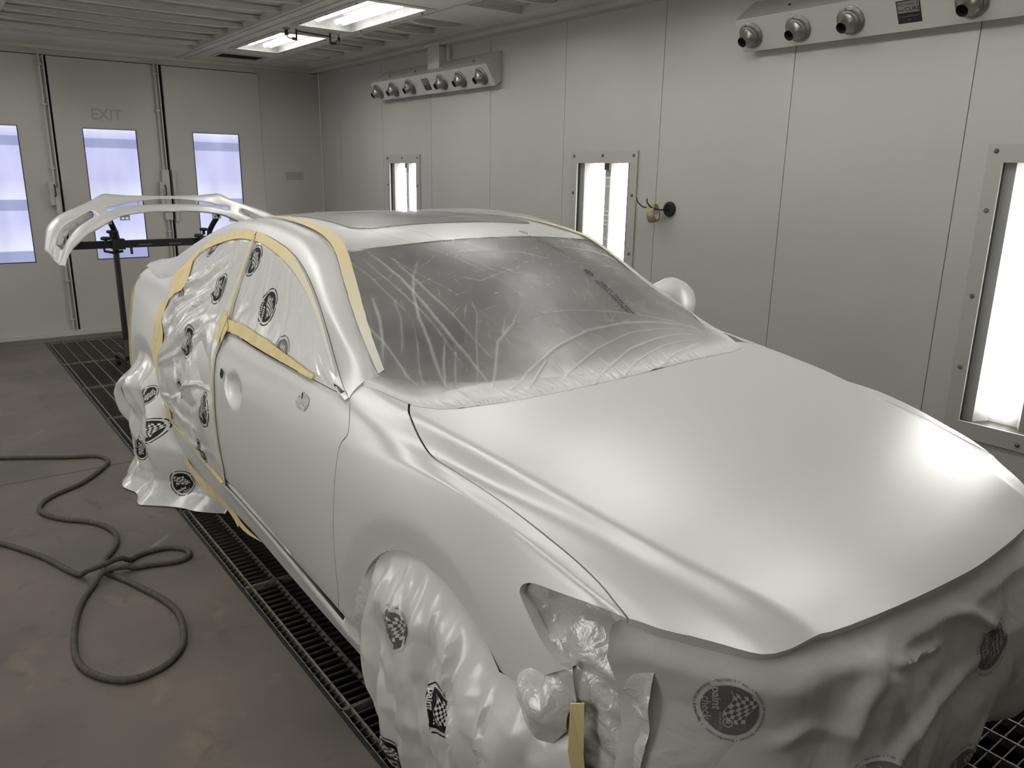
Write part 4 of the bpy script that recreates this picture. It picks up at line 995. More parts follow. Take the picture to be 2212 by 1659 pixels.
def logo_parts(detail):
    """unit emblem, upright: dark disc, ring lettering, flag over two words"""
    dark = []; light = []
    th = np.linspace(0, 2 * np.pi, 41)[:-1]; dark.append(tri_domain(np.stack([.90 * np.cos(th), .90 * np.sin(th)], 1), .12)[:2])
    if detail:      # lettering running round the disc
        ring = 'Water Resistant \u2022 Bleed Resistant  \u2022 Impermeable \u2022 Antipenetrante  \u2022 R\u00e9sistant \u00e0 l\u2019eau  \u2022 R\u00e9sistant aux couleurs '
        n = len(ring); ang = math.radians(60)
        for ch in ring:
            if ch != ' ':
                v, f = txt(ch, True); v = np.array(v)
                if len(v):
                    x = v[:, 0] * .105; y = v[:, 1] * .14 + 1.085; a = ang - x / 1.085
                    dark.append((np.stack([y * np.cos(a), y * np.sin(a)], 1), f))
            ang -= 2 * math.pi / n
    else:           # too small to read: short arcs of print
        for a0, a1 in ((95, 150), (155, 215), (222, 262), (268, 330), (337, 372), (18, 85)):
            t = np.radians(np.linspace(a0, a1, 9)); P = np.vstack([np.stack([1.04 * np.cos(t), 1.04 * np.sin(t)], 1), np.stack([1.11 * np.cos(t), 1.11 * np.sin(t)], 1)])
            dark.append((P, [(i, i + 1, i + 10, i + 9) for i in range(8)]))
    light.append(fit('paint', True, -.36, -.47, .84, .34)); light.append(fit('check', False, .06, -.72, .90 if detail else .8, .26))
    def fl(a, b): return (-.62 + 1.10 * a + .10 * math.sin(3.0 * b) - .12 * b, .76 - .22 * a * 1.0 - .80 * b * (1 - .15 * a) + .13 * math.sin(5.2 * a + .3))
    na, nb = 7, 6
    for i in range(na):
        for j in range(nb):
            if (i + j) % 2 == 0:
                P = []
                for k in range(4): P.append(fl((i + k / 3) / na, j / nb))
                for k in range(4): P.append(fl((i + k / 3) / na, (j + 1) / nb))
                light.append((np.array(P), [(k, k + 1, k + 5, k + 4) for k in range(3)]))
    for j in range(2):  # thin flag hem
        P = [fl(k / 14, j * 1.0) for k in range(15)] + [(fl(k / 14, j)[0], fl(k / 14, j)[1] + .025) for k in range(15)]
        light.append((np.array(P), [(k, k + 1, k + 16, k + 15) for k in range(14)]))
    t = np.linspace(0, 2 * np.pi, 21)[:-1]; P = np.vstack([np.stack([.50 + .12 * np.cos(t), -.10 + .12 * np.sin(t)], 1), np.stack([.50 + .155 * np.cos(t), -.10 + .155 * np.sin(t)], 1)])
    light.append((P, [(i, (i + 1) % 20, 20 + (i + 1) % 20, 20 + i) for i in range(20)])); light.append(fit('R', True, .50, -.10, .12, .15))
    if detail: light.append(fit('CARBORUNDUM', False, .42, -.32, .62, .07))
    return dark, light
LOGO = {d: logo_parts(d) for d in (0, 1)}
def decal(parts, fn, cu, cv, size, rot, off, name, mat, parent, out, clip=None, flip=1, stretch=(1, 1)):
    h_ = 1e-3; c0_ = np.array([cu]), np.array([cv]); ku = h_ / np.linalg.norm(fn(c0_[0] + h_ / 2, c0_[1]) - fn(c0_[0] - h_ / 2, c0_[1])); kv = h_ / np.linalg.norm(fn(c0_[0], c0_[1] + h_ / 2) - fn(c0_[0], c0_[1] - h_ / 2)); ku, kv = (min(max(ku, .5), 1.2), min(max(kv, .6), 1.2))
    V = []; F = []; ca, sa = math.cos(rot), math.sin(rot)
    for P, f in parts:
        P = np.asarray(P, float); x = P[:, 0] * size * stretch[0]; y = P[:, 1] * size * stretch[1]
        n0 = sum(len(q) for q in V); V.append(np.stack([cu + flip * (x * ca - y * sa) * ku, cv + (x * sa + y * ca) * kv], 1)); F += [tuple(i + n0 for i in q) for q in f]
    V = np.vstack(V)
    if clip is not None:
        k = inside(np.array(clip, float), V[:, 0], V[:, 1]); F = [q for q in F if all(k[i] for i in q)]
    X = fn(V[:, 0], V[:, 1]); N = fnormal(fn, V[:, 0], V[:, 1])
    if (N @ np.array(out, float)).mean() < 0: N = -N
    X = X + N * off
    used = sorted({i for q in F for i in q}); 
    if not used: return None
    mp = {a: b for b, a in enumerate(used)}; FF = []
    for q in F:
        a, b, c_ = X[q[0]], X[q[1]], X[q[2]]; qq = tuple(mp[i] for i in q); FF.append(qq if np.cross(b - a, c_ - a) @ N[q[0]] > 0 else qq[::-1])
    o = mesh_obj(name, X[used], FF, mat, None); attach(o, parent); return o
def attach(o, parent):
    o.parent = parent
    if parent.type == 'EMPTY': o.matrix_parent_inverse = Matrix.Translation(-Vector(parent.location))
    return o
def logo(fn, cu, cv, size, rot, parent, out, clip=None, flip=1, ink=INK, white=INKW, detail=0, stretch=(1, 1), off=.0012):
    d = decal(LOGO[detail][0], fn, cu, cv, size, rot, off, 'printed_emblem', ink, parent, out, clip, flip, stretch)
    if d: decal(LOGO[detail][1], fn, cu, cv, size, rot, off + .0009, 'emblem_lettering', white, d, out, clip, flip, stretch)
# ---- front bumper film
def ftop(u): return np.interp(np.abs(np.asarray(u) - XC), HOODEDGE_X + [.84, .90], HOODEDGE_Z + [HOODEDGE_Z[-1] - .01, HOODEDGE_Z[-1] - .06]) - .003
fp = [(.948, .74), (.955, .79)] + [(float(a), float(ftop(a))) for a in np.linspace(.965, 2.62, 60)] + [(2.66, .76), (2.69, .7), (2.68, .5), (2.66, .3), (2.55, .245), (2.2, .235), (1.6, .235), (1.1, .22), (.98, .21), (.955, .35), (.95, .5), (.962, .60), (.958, .68)]
crF = Crumple((.9, 2.7, .2, .82), 44, .030, 21); crF2 = Crumple((.9, 2.7, .2, .82), 130, .010, 5)
rF = ridges([[(1.38, .735), (1.46, .775), (1.52, .80)], [(1.38, .735), (1.25, .745), (1.10, .745)], [(1.38, .735), (1.33, .66), (1.31, .58)], [(1.38, .735), (1.5, .70), (1.62, .69)], [(1.15, .60), (1.22, .63), (1.31, .60)], [(1.30, .47), (1.45, .55), (1.6, .57), (1.9, .60)], [(1.2, .52), (1.3, .50), (1.42, .52)], [(1.9, .62), (1.75, .72), (1.6, .77)]], [.010, .016, .022], [.016, .014, .020])
def fdis(u, v):
    e = np.clip((ftop(u) - v) / .10, 0, 1)
    return ((crF(u, v) + rF(u, v)) * e + crF2(u, v) * (.25 + .75 * e)) - .004
def front_full(u, v):
    X = front_fn(u, v); N = fnormal(front_fn, u, v); N = np.where((N[:, 1] > 0)[:, None], -N, N); return X + N * fdis(u, v)[:, None]
FF_ = panel('bumper_film', front_full, fp, .009, FILMG, None, out=(0, -1, 0), hem=0, gap=0, sm=0)
tag(FF_, 'grey white masking film with printed round emblems hung over the nose below the hood edge', 'masking film')
for (cu, cv, r_) in ((1.093, .672, .060), (1.851, .605, .064), (1.365, .49, .062), (2.30, .50, .062), (1.75, .33, .062)):
    logo(front_full, cu, cv, r_, math.radians(-90 + (8 if cu > 1.5 else 0)), FF_, (0, -1, 0), None, 1, INKG, INKL, 1, (1, 1.0), .0014)
# ---- hood-side headlamp film
hp_poly = [(1.163, 1.062), (1.176, 1.082), (1.16, 1.11), (1.12, 1.145), (1.06, 1.19), (1.02, 1.21), (1.0, 1.42), (.93, 1.48), (.86, 1.46), (.85, 1.2), (.87, 1.02), (.90, .985), (.95, .995), (1.01, 1.015), (1.08, 1.036), (1.135, 1.05)]
crH = Crumple((.84, 1.2, .96, 1.5), 65, .013, 9); crH2 = Crumple((.84, 1.2, .96, 1.5), 280, .004, 10)
def hfn(y, t):
    X = BODY.ev(y, t, bump=False); d, _ = seg_dist(np.asarray(y), np.asarray(t), hp_poly[:6] + [hp_poly[6]]); d2, _ = seg_dist(np.asarray(y), np.asarray(t), hp_poly[11:] + hp_poly[:1])
    k = np.clip(np.minimum(d, d2) / .04, 0, 1); X[:, 0] += .018 + .02 * k; X[:, 2] -= .012; X[:, 1] += .006; return X
def hfull(y, t):
    X = hfn(y, t); N = fnormal(hfn, y, t); N = np.where((N[:, 0] > 0)[:, None], -N, N); return X + N * (crH(y, t) + crH2(y, t))[:, None]
CLEAR = film_mat('clear_crumpled_film', srgb(186, 186, 181), .16, ((30, .5, .012), (120, .3, .002)), .7)
o = panel('headlamp_film', hfull, hp_poly, .007, CLEAR, None, out=(-1, -.4, .2), hem=0, gap=0, sm=0)
tag(o, 'shiny crumpled plastic film stuffed into the headlamp opening', 'masking film')
# ---- small clear bag under the fender tip
bag = [(1.155, 1.255), (1.10, 1.215), (1.02, 1.15), (1.0, 1.24), (1.0, 1.31), (1.03, 1.36), (1.08, 1.375), (1.13, 1.345)]
crB = Crumple((.98, 1.18, 1.15, 1.4), 30, .012, 31)
def bagf(y, t):
    X = BODY.ev(y, t, bump=False); e = np.clip(1 - ((y - 1.07) / .09) ** 2 - ((t - 1.30) / .09) ** 2, 0, 1) ** .5
    X[:, 0] += .012 - .045 * e + crB(y, t); return X
o = panel('film_bag', bagf, bag, .006, CLEAR, None, out=(-1, 0, 0), hem=0, gap=0, sm=0)
tag(o, 'small bunched clear plastic bag just below the fender tip', 'plastic bag')
# ---- front wheel film
fw = [(1.02, .60), (1.08, .60), (1.16, .585), (1.21, .578), (1.245, .607), (1.27, .632), (1.31, .665), (1.345, .690), (1.39, .706), (1.44, .716), (1.50, .722), (1.56, .722), (1.62, .714), (1.68, .698), (1.735, .66), (1.79, .60), (1.815, .50), (1.82, .38), (1.80, .24), (1.765, .12), (1.75, .012), (1.5, .008), (1.2, .008), (.98, .008), (.97, .2), (.965, .4), (.985, .52)]
crW = Crumple((.95, 1.85, 0, .75), 50, .014, 14); crW2 = Crumple((.95, 1.85, 0, .75), 200, .008, 15)
rWf = ridges([[(1.60, .70), (1.57, .45), (1.55, .2), (1.56, .03)], [(1.50, .70), (1.49, .5), (1.46, .25), (1.47, .05)], [(1.45, .70), (1.42, .45), (1.36, .2)], [(1.36, .66), (1.33, .5), (1.25, .3)], [(1.70, .66), (1.70, .4), (1.66, .1)], [(1.22, .54), (1.2, .4), (1.12, .2)]], [.010, .015, .008], [.020, .014, .017])
def fwd(y, z):
    X = fw_fn(y, z); e = np.clip((X[:, 0] * 0 + np.interp(y, [1.0, 1.25, 1.55, 1.8], [.56, .61, .72, .6]) - z) / .06, 0, 1)
    X[:, 0] += -(crW(y, z) + crW2(y, z) + rWf(y, z)) * e; return X
FILMW = film_mat('wheel_masking_film', srgb(196, 196, 192), .30, ((6, .15, .02), (80, .12, .0015)))
FW = panel('wheel_film', fwd, fw, .009, FILMW, None, out=(-1, 0, 0), hem=0, gap=0, sm=0)
tag(FW, 'white masking film draped in folds over the front wheel down to the floor', 'masking film')
logo(fwd, 1.585, .515, .062, math.radians(-78), FW, (-1, 0, 0), None, -1, INKG, INKW, 1)
logo(fwd, 1.375, .40, .06, math.radians(-80), FW, (-1, 0, 0), None, -1, INK, INKW, 0)
logo(fwd, 1.66, .07, .06, math.radians(20), FW, (-1, 0, 0), fw, -1, INK, INKW, 0)
# inner liner film seen behind the fold
crL = Crumple((1.55, 1.95, .2, .75), 40, .012, 41)
def lin(y, z): return np.stack([.925 + .05 * np.clip((y - 1.7) / .2, -1, 1) * -1 + crL(y, z), y, z], -1)
o = panel('liner_film', lin, [(1.60, .70), (1.70, .69), (1.80, .625), (1.86, .54), (1.895, .43), (1.90, .33), (1.88, .24), (1.80, .2), (1.62, .2)], .012, CLEAR, None, out=(-1, 0, 0), hem=0, gap=0, sm=0)
tag(o, 'crumpled clear film lining the rear of the front wheel arch', 'masking film')
# ---- rear wheel film
rw = [(3.68, .42), (3.80, .50), (3.95, .56), (4.08, .605), (4.17, .665), (4.28, .707), (4.38, .716), (4.48, .707), (4.58, .67), (4.67, .60), (4.76, .52), (4.84, .40), (4.90, .28), (4.90, .16), (4.80, .06), (4.6, .025), (4.35, .01), (4.15, .006), (3.95, .006), (3.66, .008), (3.66, .20)]
crR = Crumple((3.75, 4.95, 0, .75), 42, .036, 24); crR2 = Crumple((3.6, 4.95, 0, .75), 150, .012, 25)
def rwd(y, z):
    X = rw_fn(y, z); e = np.clip((np.interp(y, [3.9, 4.08, 4.2, 4.38, 4.55, 4.68, 4.8, 4.95], [.40, .58, .69, .712, .69, .60, .45, .3]) - z) / .08, 0, 1)
    X[:, 0] += -(crR(y, z) + crR2(y, z)) * e; X[:, 0] -= .07 * np.clip((.12 - z) / .12, 0, 1) * np.clip((4.6 - y) / .2, 0, 1); return X
RW = panel('wheel_film', rwd, rw, .010, FILM, None, out=(-1, 0, 0), hem=0, gap=0, sm=0)
tag(RW, 'white masking film bunched round the rear wheel and spread on the floor', 'masking film')
for a, b, r_, ro in ((4.53, .47, .062, -90), (4.14, .53, .055, -90), (4.20, .24, .058, -90), (4.02, .38, .055, -80), (3.90, .12, .06, 30), (4.62, .11, .05, 0)):
    logo(rwd, a, b, r_, math.radians(ro), RW, (-1, 0, 0), rw, -1, INK, INKW, 0)
# ---- side films
def sfn(u, v): return side_fn(u, v)
TC = BODY.T[2]
win = [(2.045, .820), (2.02, .520), (2.1618, .5125), (2.2801, .512), (2.4449, .512), (2.6615, .512), (2.9343, .512), (3.20, .513), (3.175, .585), (3.145, .68), (3.13, .75), (3.09, .815), (2.8, .826), (2.4, .826)]
crS = Crumple((2.0, 3.25, .5, .84), 16, .003, 51); crS2 = Crumple((2.0, 3.25, .5, .84), 120, .0016, 52)
rS = ridges([[(2.95, .56), (2.85, .68), (2.80, .80)], [(2.72, .55), (2.62, .66), (2.55, .80)], [(2.55, .57), (2.45, .68), (2.38, .80)], [(2.40, .60), (2.30, .70), (2.2, .80)], [(3.08, .80), (3.0, .74), (2.93, .72)], [(3.08, .80), (3.04, .70), (3.05, .62)], [(2.35, .62), (2.25, .68), (2.15, .78)], [(2.25, .66), (2.16, .74), (2.10, .80)]], [.007, .010, .005], [.004, -.004, .003])
def sw(u, v):
    X = sfn(u, v); N = fnormal(sfn, u, v); N = np.where((N[:, 0] > 0)[:, None], -N, N); em = edge_mask(u, v, win, .05); return X + N * (.003 + (.004 + crS(u, v) + crS2(u, v) + rS(u, v)) * em)[:, None]
W_ = panel('window_film', sw, win, .010, FILM, None, out=(-1, 0, .4), hem=0, gap=0, sm=0)
tag(W_, 'white masking film over the front door window with black round emblems', 'masking film')
logo(sw, 3.10, .603, .062, math.radians(-108), W_, (-1, 0, .4), win, -1, INK, INKW, 0)
logo(sw, 2.783, .699, .064, math.radians(-108), W_, (-1, 0, .4), win, -1, INK, INKW, 0)
logo(sw, 2.545, .80, .060, math.radians(-108), W_, (-1, 0, .4), win, -1, INKG, INKW, 0)
logo(sw, 3.235, .530, .05, math.radians(-80), W_, (-1, 0, .4), win, -1, INK, INKW, 0)
rdf = [(3.196, .513), (3.3093, .513), (3.5162, .513), (3.7532, .516), (3.88, .53), (3.99, .59), (4.05, .66), (4.05, .73), (3.99, .78), (3.95, .83), (4.0, .885), (4.045, .93), (4.06, 1.0), (4.075, 1.11), (4.045, 1.20), (4.0, 1.31), (3.965, 1.42), (3.94, 1.515), (3.6, 1.525), (3.3, 1.525), (3.165, 1.52), (3.118, 1.41), (3.118, 1.36), (3.13, 1.30), (3.142, 1.235), (3.152, 1.14), (3.152, 1.05), (3.16, .97), (3.163, .92), (3.12, .872), (3.085, .84), (3.10, .80), (3.135, .75), (3.148, .675), (3.18, .585)]
crD = Crumple((3.0, 4.15, .9, 1.56), 24, .022, 61); crD2 = Crumple((3.0, 4.15, .5, 1.56), 160, .0045, 62)
st = []; rr = random.Random(4)
for k in range(26):     # tension folds fanned from the lower rear corner to the top of the pillar
    t = k / 25; a = (4.02 - .05 * t, .80 + .36 * t); b = (3.25 + .10 * rr.random(), .55 + .30 * t * t + .06 * rr.random())
    m0 = rr.uniform(.0, .35); m1 = rr.uniform(.55, 1.0)
    P0 = (a[0] + (b[0] - a[0]) * m0, a[1] + (b[1] - a[1]) * m0); P1 = (a[0] + (b[0] - a[0]) * m1, a[1] + (b[1] - a[1]) * m1)
    st.append([P0, ((P0[0] + P1[0]) / 2, (P0[1] + P1[1]) / 2 + rr.uniform(-.01, .01)), P1])
st += [[(3.63, 1.20), (3.50, 1.12), (3.35, 1.08), (3.2, 1.07)], [(3.63, 1.20), (3.45, 1.21), (3.3, 1.15)], [(3.63, 1.20), (3.66, 1.10), (3.68, 1.0)], [(3.85, 1.28), (3.6, 1.32), (3.4, 1.30)], [(3.63, 1.20), (3.70, 1.24), (3.9, 1.28)], [(3.25, 1.36), (3.4, 1.40), (3.6, 1.44)]]
rD = ridges(st, [.009, .013, .008, .016], [.009, .012, -.007, .008, .010])
def rd(u, v):
    X = sfn(u, v); N = fnormal(sfn, u, v); N = np.where((N[:, 0] > 0)[:, None], -N, N)
    e = np.clip((v - .85) / .15, 0, 1)
    dx, _ = seg_dist(u, v, [(3.63, 1.20), (3.60, 1.13)])
    em = edge_mask(u, v, rdf, .05); return X + N * (.003 + em * (.007 + crD(u, v) * e + crD2(u, v) + rD(u, v) - .025 * np.exp(-(dx / .03) ** 2)))[:, None]
RD = panel('door_film', rd, rdf, .0062, FILM, None, out=(-1, 0, .3), hem=0, gap=0, sm=0)
tag(RD, 'large white masking film over the rear door and its window, creased with black emblems', 'masking film')
for a, b, r_, ro, sx in ((3.339, .725, .068, 78, (1, .8)), (3.705, .555, .055, -100, (1, .8)), (3.80, .79, .055, -100, (1, .8)), (3.509, .938, .062, 95, (1.15, .75)), (3.239, 1.165, .066, 95, (1.1, .8)), (3.40, 1.42, .06, 100, (1.1, .55)), (4.035, .98, .05, 90, (1.2, .6)), (3.63, 1.18, .04, 90, (1.2, .35))):
    logo(rd, a, b, r_, math.radians(ro), RD, (-1, 0, .3), rdf, -1, INK, INKW, 0, sx)
# ---- masking tape strips
def fading_tape(name, y0, y1):
    m = M(name, srgb(214, 199, 150), .6, bump=(140, .25, .001)); nt = m.node_tree
    tc = nt.nodes.new('ShaderNodeTexCoord'); sp = nt.nodes.new('ShaderNodeSeparateXYZ'); nt.links.new(tc.outputs['Object'], sp.inputs[0]); mr = nt.nodes.new('ShaderNodeMapRange'); mr.inputs[1].default_value = y0; mr.inputs[2].default_value = y1; mr.inputs[3].default_value = .9; mr.inputs[4].default_value = -.1; nt.links.new(sp.outputs['Y'], mr.inputs[0])
    n = nt.nodes.new('ShaderNodeTexNoise'); n.inputs['Scale'].default_value = 8; nt.links.new(tc.outputs['Object'], n.inputs['Vector']); ad = nt.nodes.new('ShaderNodeMath'); ad.operation = 'MULTIPLY_ADD'; nt.links.new(n.outputs['Fac'], ad.inputs[0]); ad.inputs[1].default_value = .25; nt.links.new(mr.outputs[0], ad.inputs[2]); ad.use_clamp = True
    mx = nt.nodes.new('ShaderNodeMix'); mx.data_type = 'RGBA'; mx.inputs['A'].default_value = srgb(214, 199, 150); mx.inputs['B'].default_value = srgb(210, 208, 200); nt.links.new(ad.outputs[0], mx.inputs['Factor']); nt.links.new(mx.outputs['Result'], nt.nodes['Principled BSDF'].inputs['Base Color'])
    return m
TAPE2 = fading_tape('masking_tape_dusted', 2.25, 2.85)
def tape(line, width, label, fn=None, off=.010, seed=1, ragged=.0012, mat=TAPE, out=(-1, 0, .4), group='masking tape strips'):
    o = ribbon_on(fn or sfn, line, width, off + .004, 'masking_tape', mat, None, .02, ragged, out, seed=seed); tag(o, label, 'masking tape', group); return o
def tape_patch(poly, label, off=.016, fn=None, mat=TAPE):
    o = panel('masking_tape', fn or sfn, poly, .014, mat, None, offset=off, out=(-1, 0, .4), hem=.002, gap=0, sm=0); tag(o, label, 'masking tape', 'masking tape strips'); return o
_rt = [(3.205, .509), (3.30, .510), (3.40, .511), (3.605, .511), (3.819, .510), (3.95, .512), (4.04, .53), (4.08, .57), (4.08, .66), (4.05, .72), (3.99, .78), (3.93, .82)]
tape_patch([(3.205, .512), (3.30, .512), (3.40, .512), (3.605, .512), (3.78, .512), (3.90, .515), (3.98, .517), (3.95, .548), (3.78, .553), (3.628, .552), (3.44, .551), (3.305, .550), (3.205, .548)], 'beige tape strip along the top edge of the rear door window film')
tape_patch([(3.90, .520), (4.0, .520), (4.07, .545), (4.10, .60), (4.08, .67), (4.04, .74), (3.97, .80), (3.90, .83), (3.83, .80), (3.775, .765), (3.772, .745), (3.80, .716), (3.825, .68), (3.89, .61), (3.90, .56)], 'wide beige tape patch at the rear corner of the window opening', .018)
tape([(3.97, .76), (3.93, .80), (3.90, .845)], .05, 'short beige tape piece low behind the rear window corner', seed=4, off=.014)
tape([(2.16, .526), (2.2801, .527), (2.4449, .529), (2.6615, .531), (2.9343, .529), (3.19, .529)], [.018, .026, .032, .038, .034, .034], 'beige tape along the top of the front window film, fading white down the pillar', seed=5, mat=TAPE2)
tape([(3.19, .530), (3.178, .585), (3.150, .68), (3.135, .75), (3.11, .80)], .016, 'thin beige tape strip up the pillar between the side windows', seed=6, off=.0135)
tape([(3.12, .818), (2.95, .806), (2.7, .803), (2.45, .806), (2.25, .812)], [.036, .040, .040, .040, .034], 'straight beige tape strip along the bottom of the front window film', seed=7, off=.0115)
tape([(3.17, .80), (3.12, .82), (3.07, .845)], .05, 'crossed beige tape piece where the pillar meets the belt line', seed=8, off=.015)
tape([(3.13, .79), (3.12, .84), (3.13, .875)], .045, 'small folded beige tape tab hanging at the belt line joint', seed=9, off=.017)
tape([(3.085, .838), (3.118, .868), (3.160, .915), (3.157, .97), (3.149, 1.05), (3.150, 1.14), (3.139, 1.232), (3.126, 1.30), (3.114, 1.365), (3.12, 1.43), (3.15, 1.49), (3.20, 1.518)], [.012, .011, .011, .013, .014, .012], 'thin beige tape line down the rear edge of the front door', fn=bfn, off=.009, seed=10, ragged=.0004)
tape_patch([(3.92, .84), (3.99, .865), (4.05, .915), (4.07, .95), (4.09, 1.014), (4.094, 1.101), (4.05, 1.191), (4.0, 1.25), (3.96, 1.31), (3.93, 1.38), (3.90, 1.44), (3.865, 1.44), (3.84, 1.375), (3.87, 1.314), (3.90, 1.24), (3.94, 1.185), (3.955, 1.13), (3.955, 1.089), (3.905, 1.035), (3.905, .967), (3.95, .935), (3.93, .89)], 'beige tape down the front edge of the quarter panel, wide in the middle', .014)
tape([(3.98, 1.52), (3.80, 1.507), (3.60, 1.505), (3.4, 1.51), (3.2, 1.516)], [.012, .016, .018, .014], 'narrow beige tape along the bottom of the rear door film above the sill', fn=bfn, off=.005, seed=14)
# tape skirt below the sill
def skirt(y, d):      # d = drop below the sill
    t = BODY.T[-1]; X = BODY.ev(y, np.full(np.shape(y), t), bump=False); X = X + np.stack([-.012 * np.sin(np.asarray(y) * 9) - .05 * np.asarray(d), 0 * np.asarray(d), -np.asarray(d)], -1) + np.array([-.002, 0, .004]); return X
o = panel('masking_tape', skirt, [(4.0, -.006), (4.0, .03), (3.86, .045), (3.7, .030), (3.55, .040), (3.35, .040), (3.14, .038), (3.09, .045), (3.08, .028), (2.95, .018), (2.80, -.004)], .02, TAPE, None, out=(-1, 0, 0), hem=0, gap=0, sm=0)
tag(o, 'beige tape skirt hanging below the rear part of the sill', 'masking tape', 'masking tape strips')
# tape edge standing at the tail of the quarter panel
tl = []
for y, t in ((4.705, .875), (4.725, .95), (4.765, 1.12), (4.795, 1.30), (4.805, 1.42)): tl.append(BODY.ev([y], [t], bump=False)[0])
mb = MB(); V = []
for p in tl: V += [(p[0] - .012, p[1] + .004, p[2]), (p[0] - .004, p[1] + .03, p[2]), (p[0] + .02, p[1] + .032, p[2]), (p[0] + .02, p[1] + .004, p[2])]
F = [(i * 4 + k, i * 4 + (k + 1) % 4, i * 4 + 4 + (k + 1) % 4, i * 4 + 4 + k) for i in range(len(tl) - 1) for k in range(4)] + [(3, 2, 1, 0), tuple((len(tl) - 1) * 4 + k for k in range(4))]
mb.add(V, F); tag(mb.build('masking_tape', TAPE, None, True), 'upright beige tape edge at the tail end of the quarter panel', 'masking tape', 'masking tape strips')
# tape at the top of the rear arch
tape([(4.20, t_of_z(4.20, .665) + .02), (4.30, t_of_z(4.3, .69) + .02), (4.40, t_of_z(4.4, .70) + .02), (4.50, t_of_z(4.5, .68) + .02)], .03, 'small beige tape patch under the top of the rear wheel arch', fn=bfn, off=-.012, seed=15, out=(-1, 0, 0))
# tape hanging at the front wheel film edge
m_ = MB(); V = [(.957, .955, .62), (.975, .935, .625), (.945, .945, .52), (.97, .925, .51), (.955, .93, .44), (.975, .915, .42), (.95, .925, .30), (.98, .905, .30)]
V2 = [(a + .002, b + .003, c_) for a, b, c_ in V]; n = len(V)
F = []
for i in range(3): F += [(2 * i, 2 * i + 1, 2 * i + 3, 2 * i + 2), (n + 2 * i + 2, n + 2 * i + 3, n + 2 * i + 1, n + 2 * i)]
F += [(0, 2, n + 2, n), (2, 4, n + 4, n + 2), (4, 6, n + 6, n + 4), (1, n + 1, n + 3, 3), (3, n + 3, n + 5, 5), (5, n + 5, n + 7, 7), (0, n, n + 1, 1), (6, 7, n + 7, n + 6)]
V = [(p[0] - .045, p[1] + .04, p[2]) for p in V + V2]
tag(m_.add(V, F).build('masking_tape', TAPE, None), 'short upright beige tape strip hanging between the wheel film and the nose film', 'masking tape', 'masking tape strips')
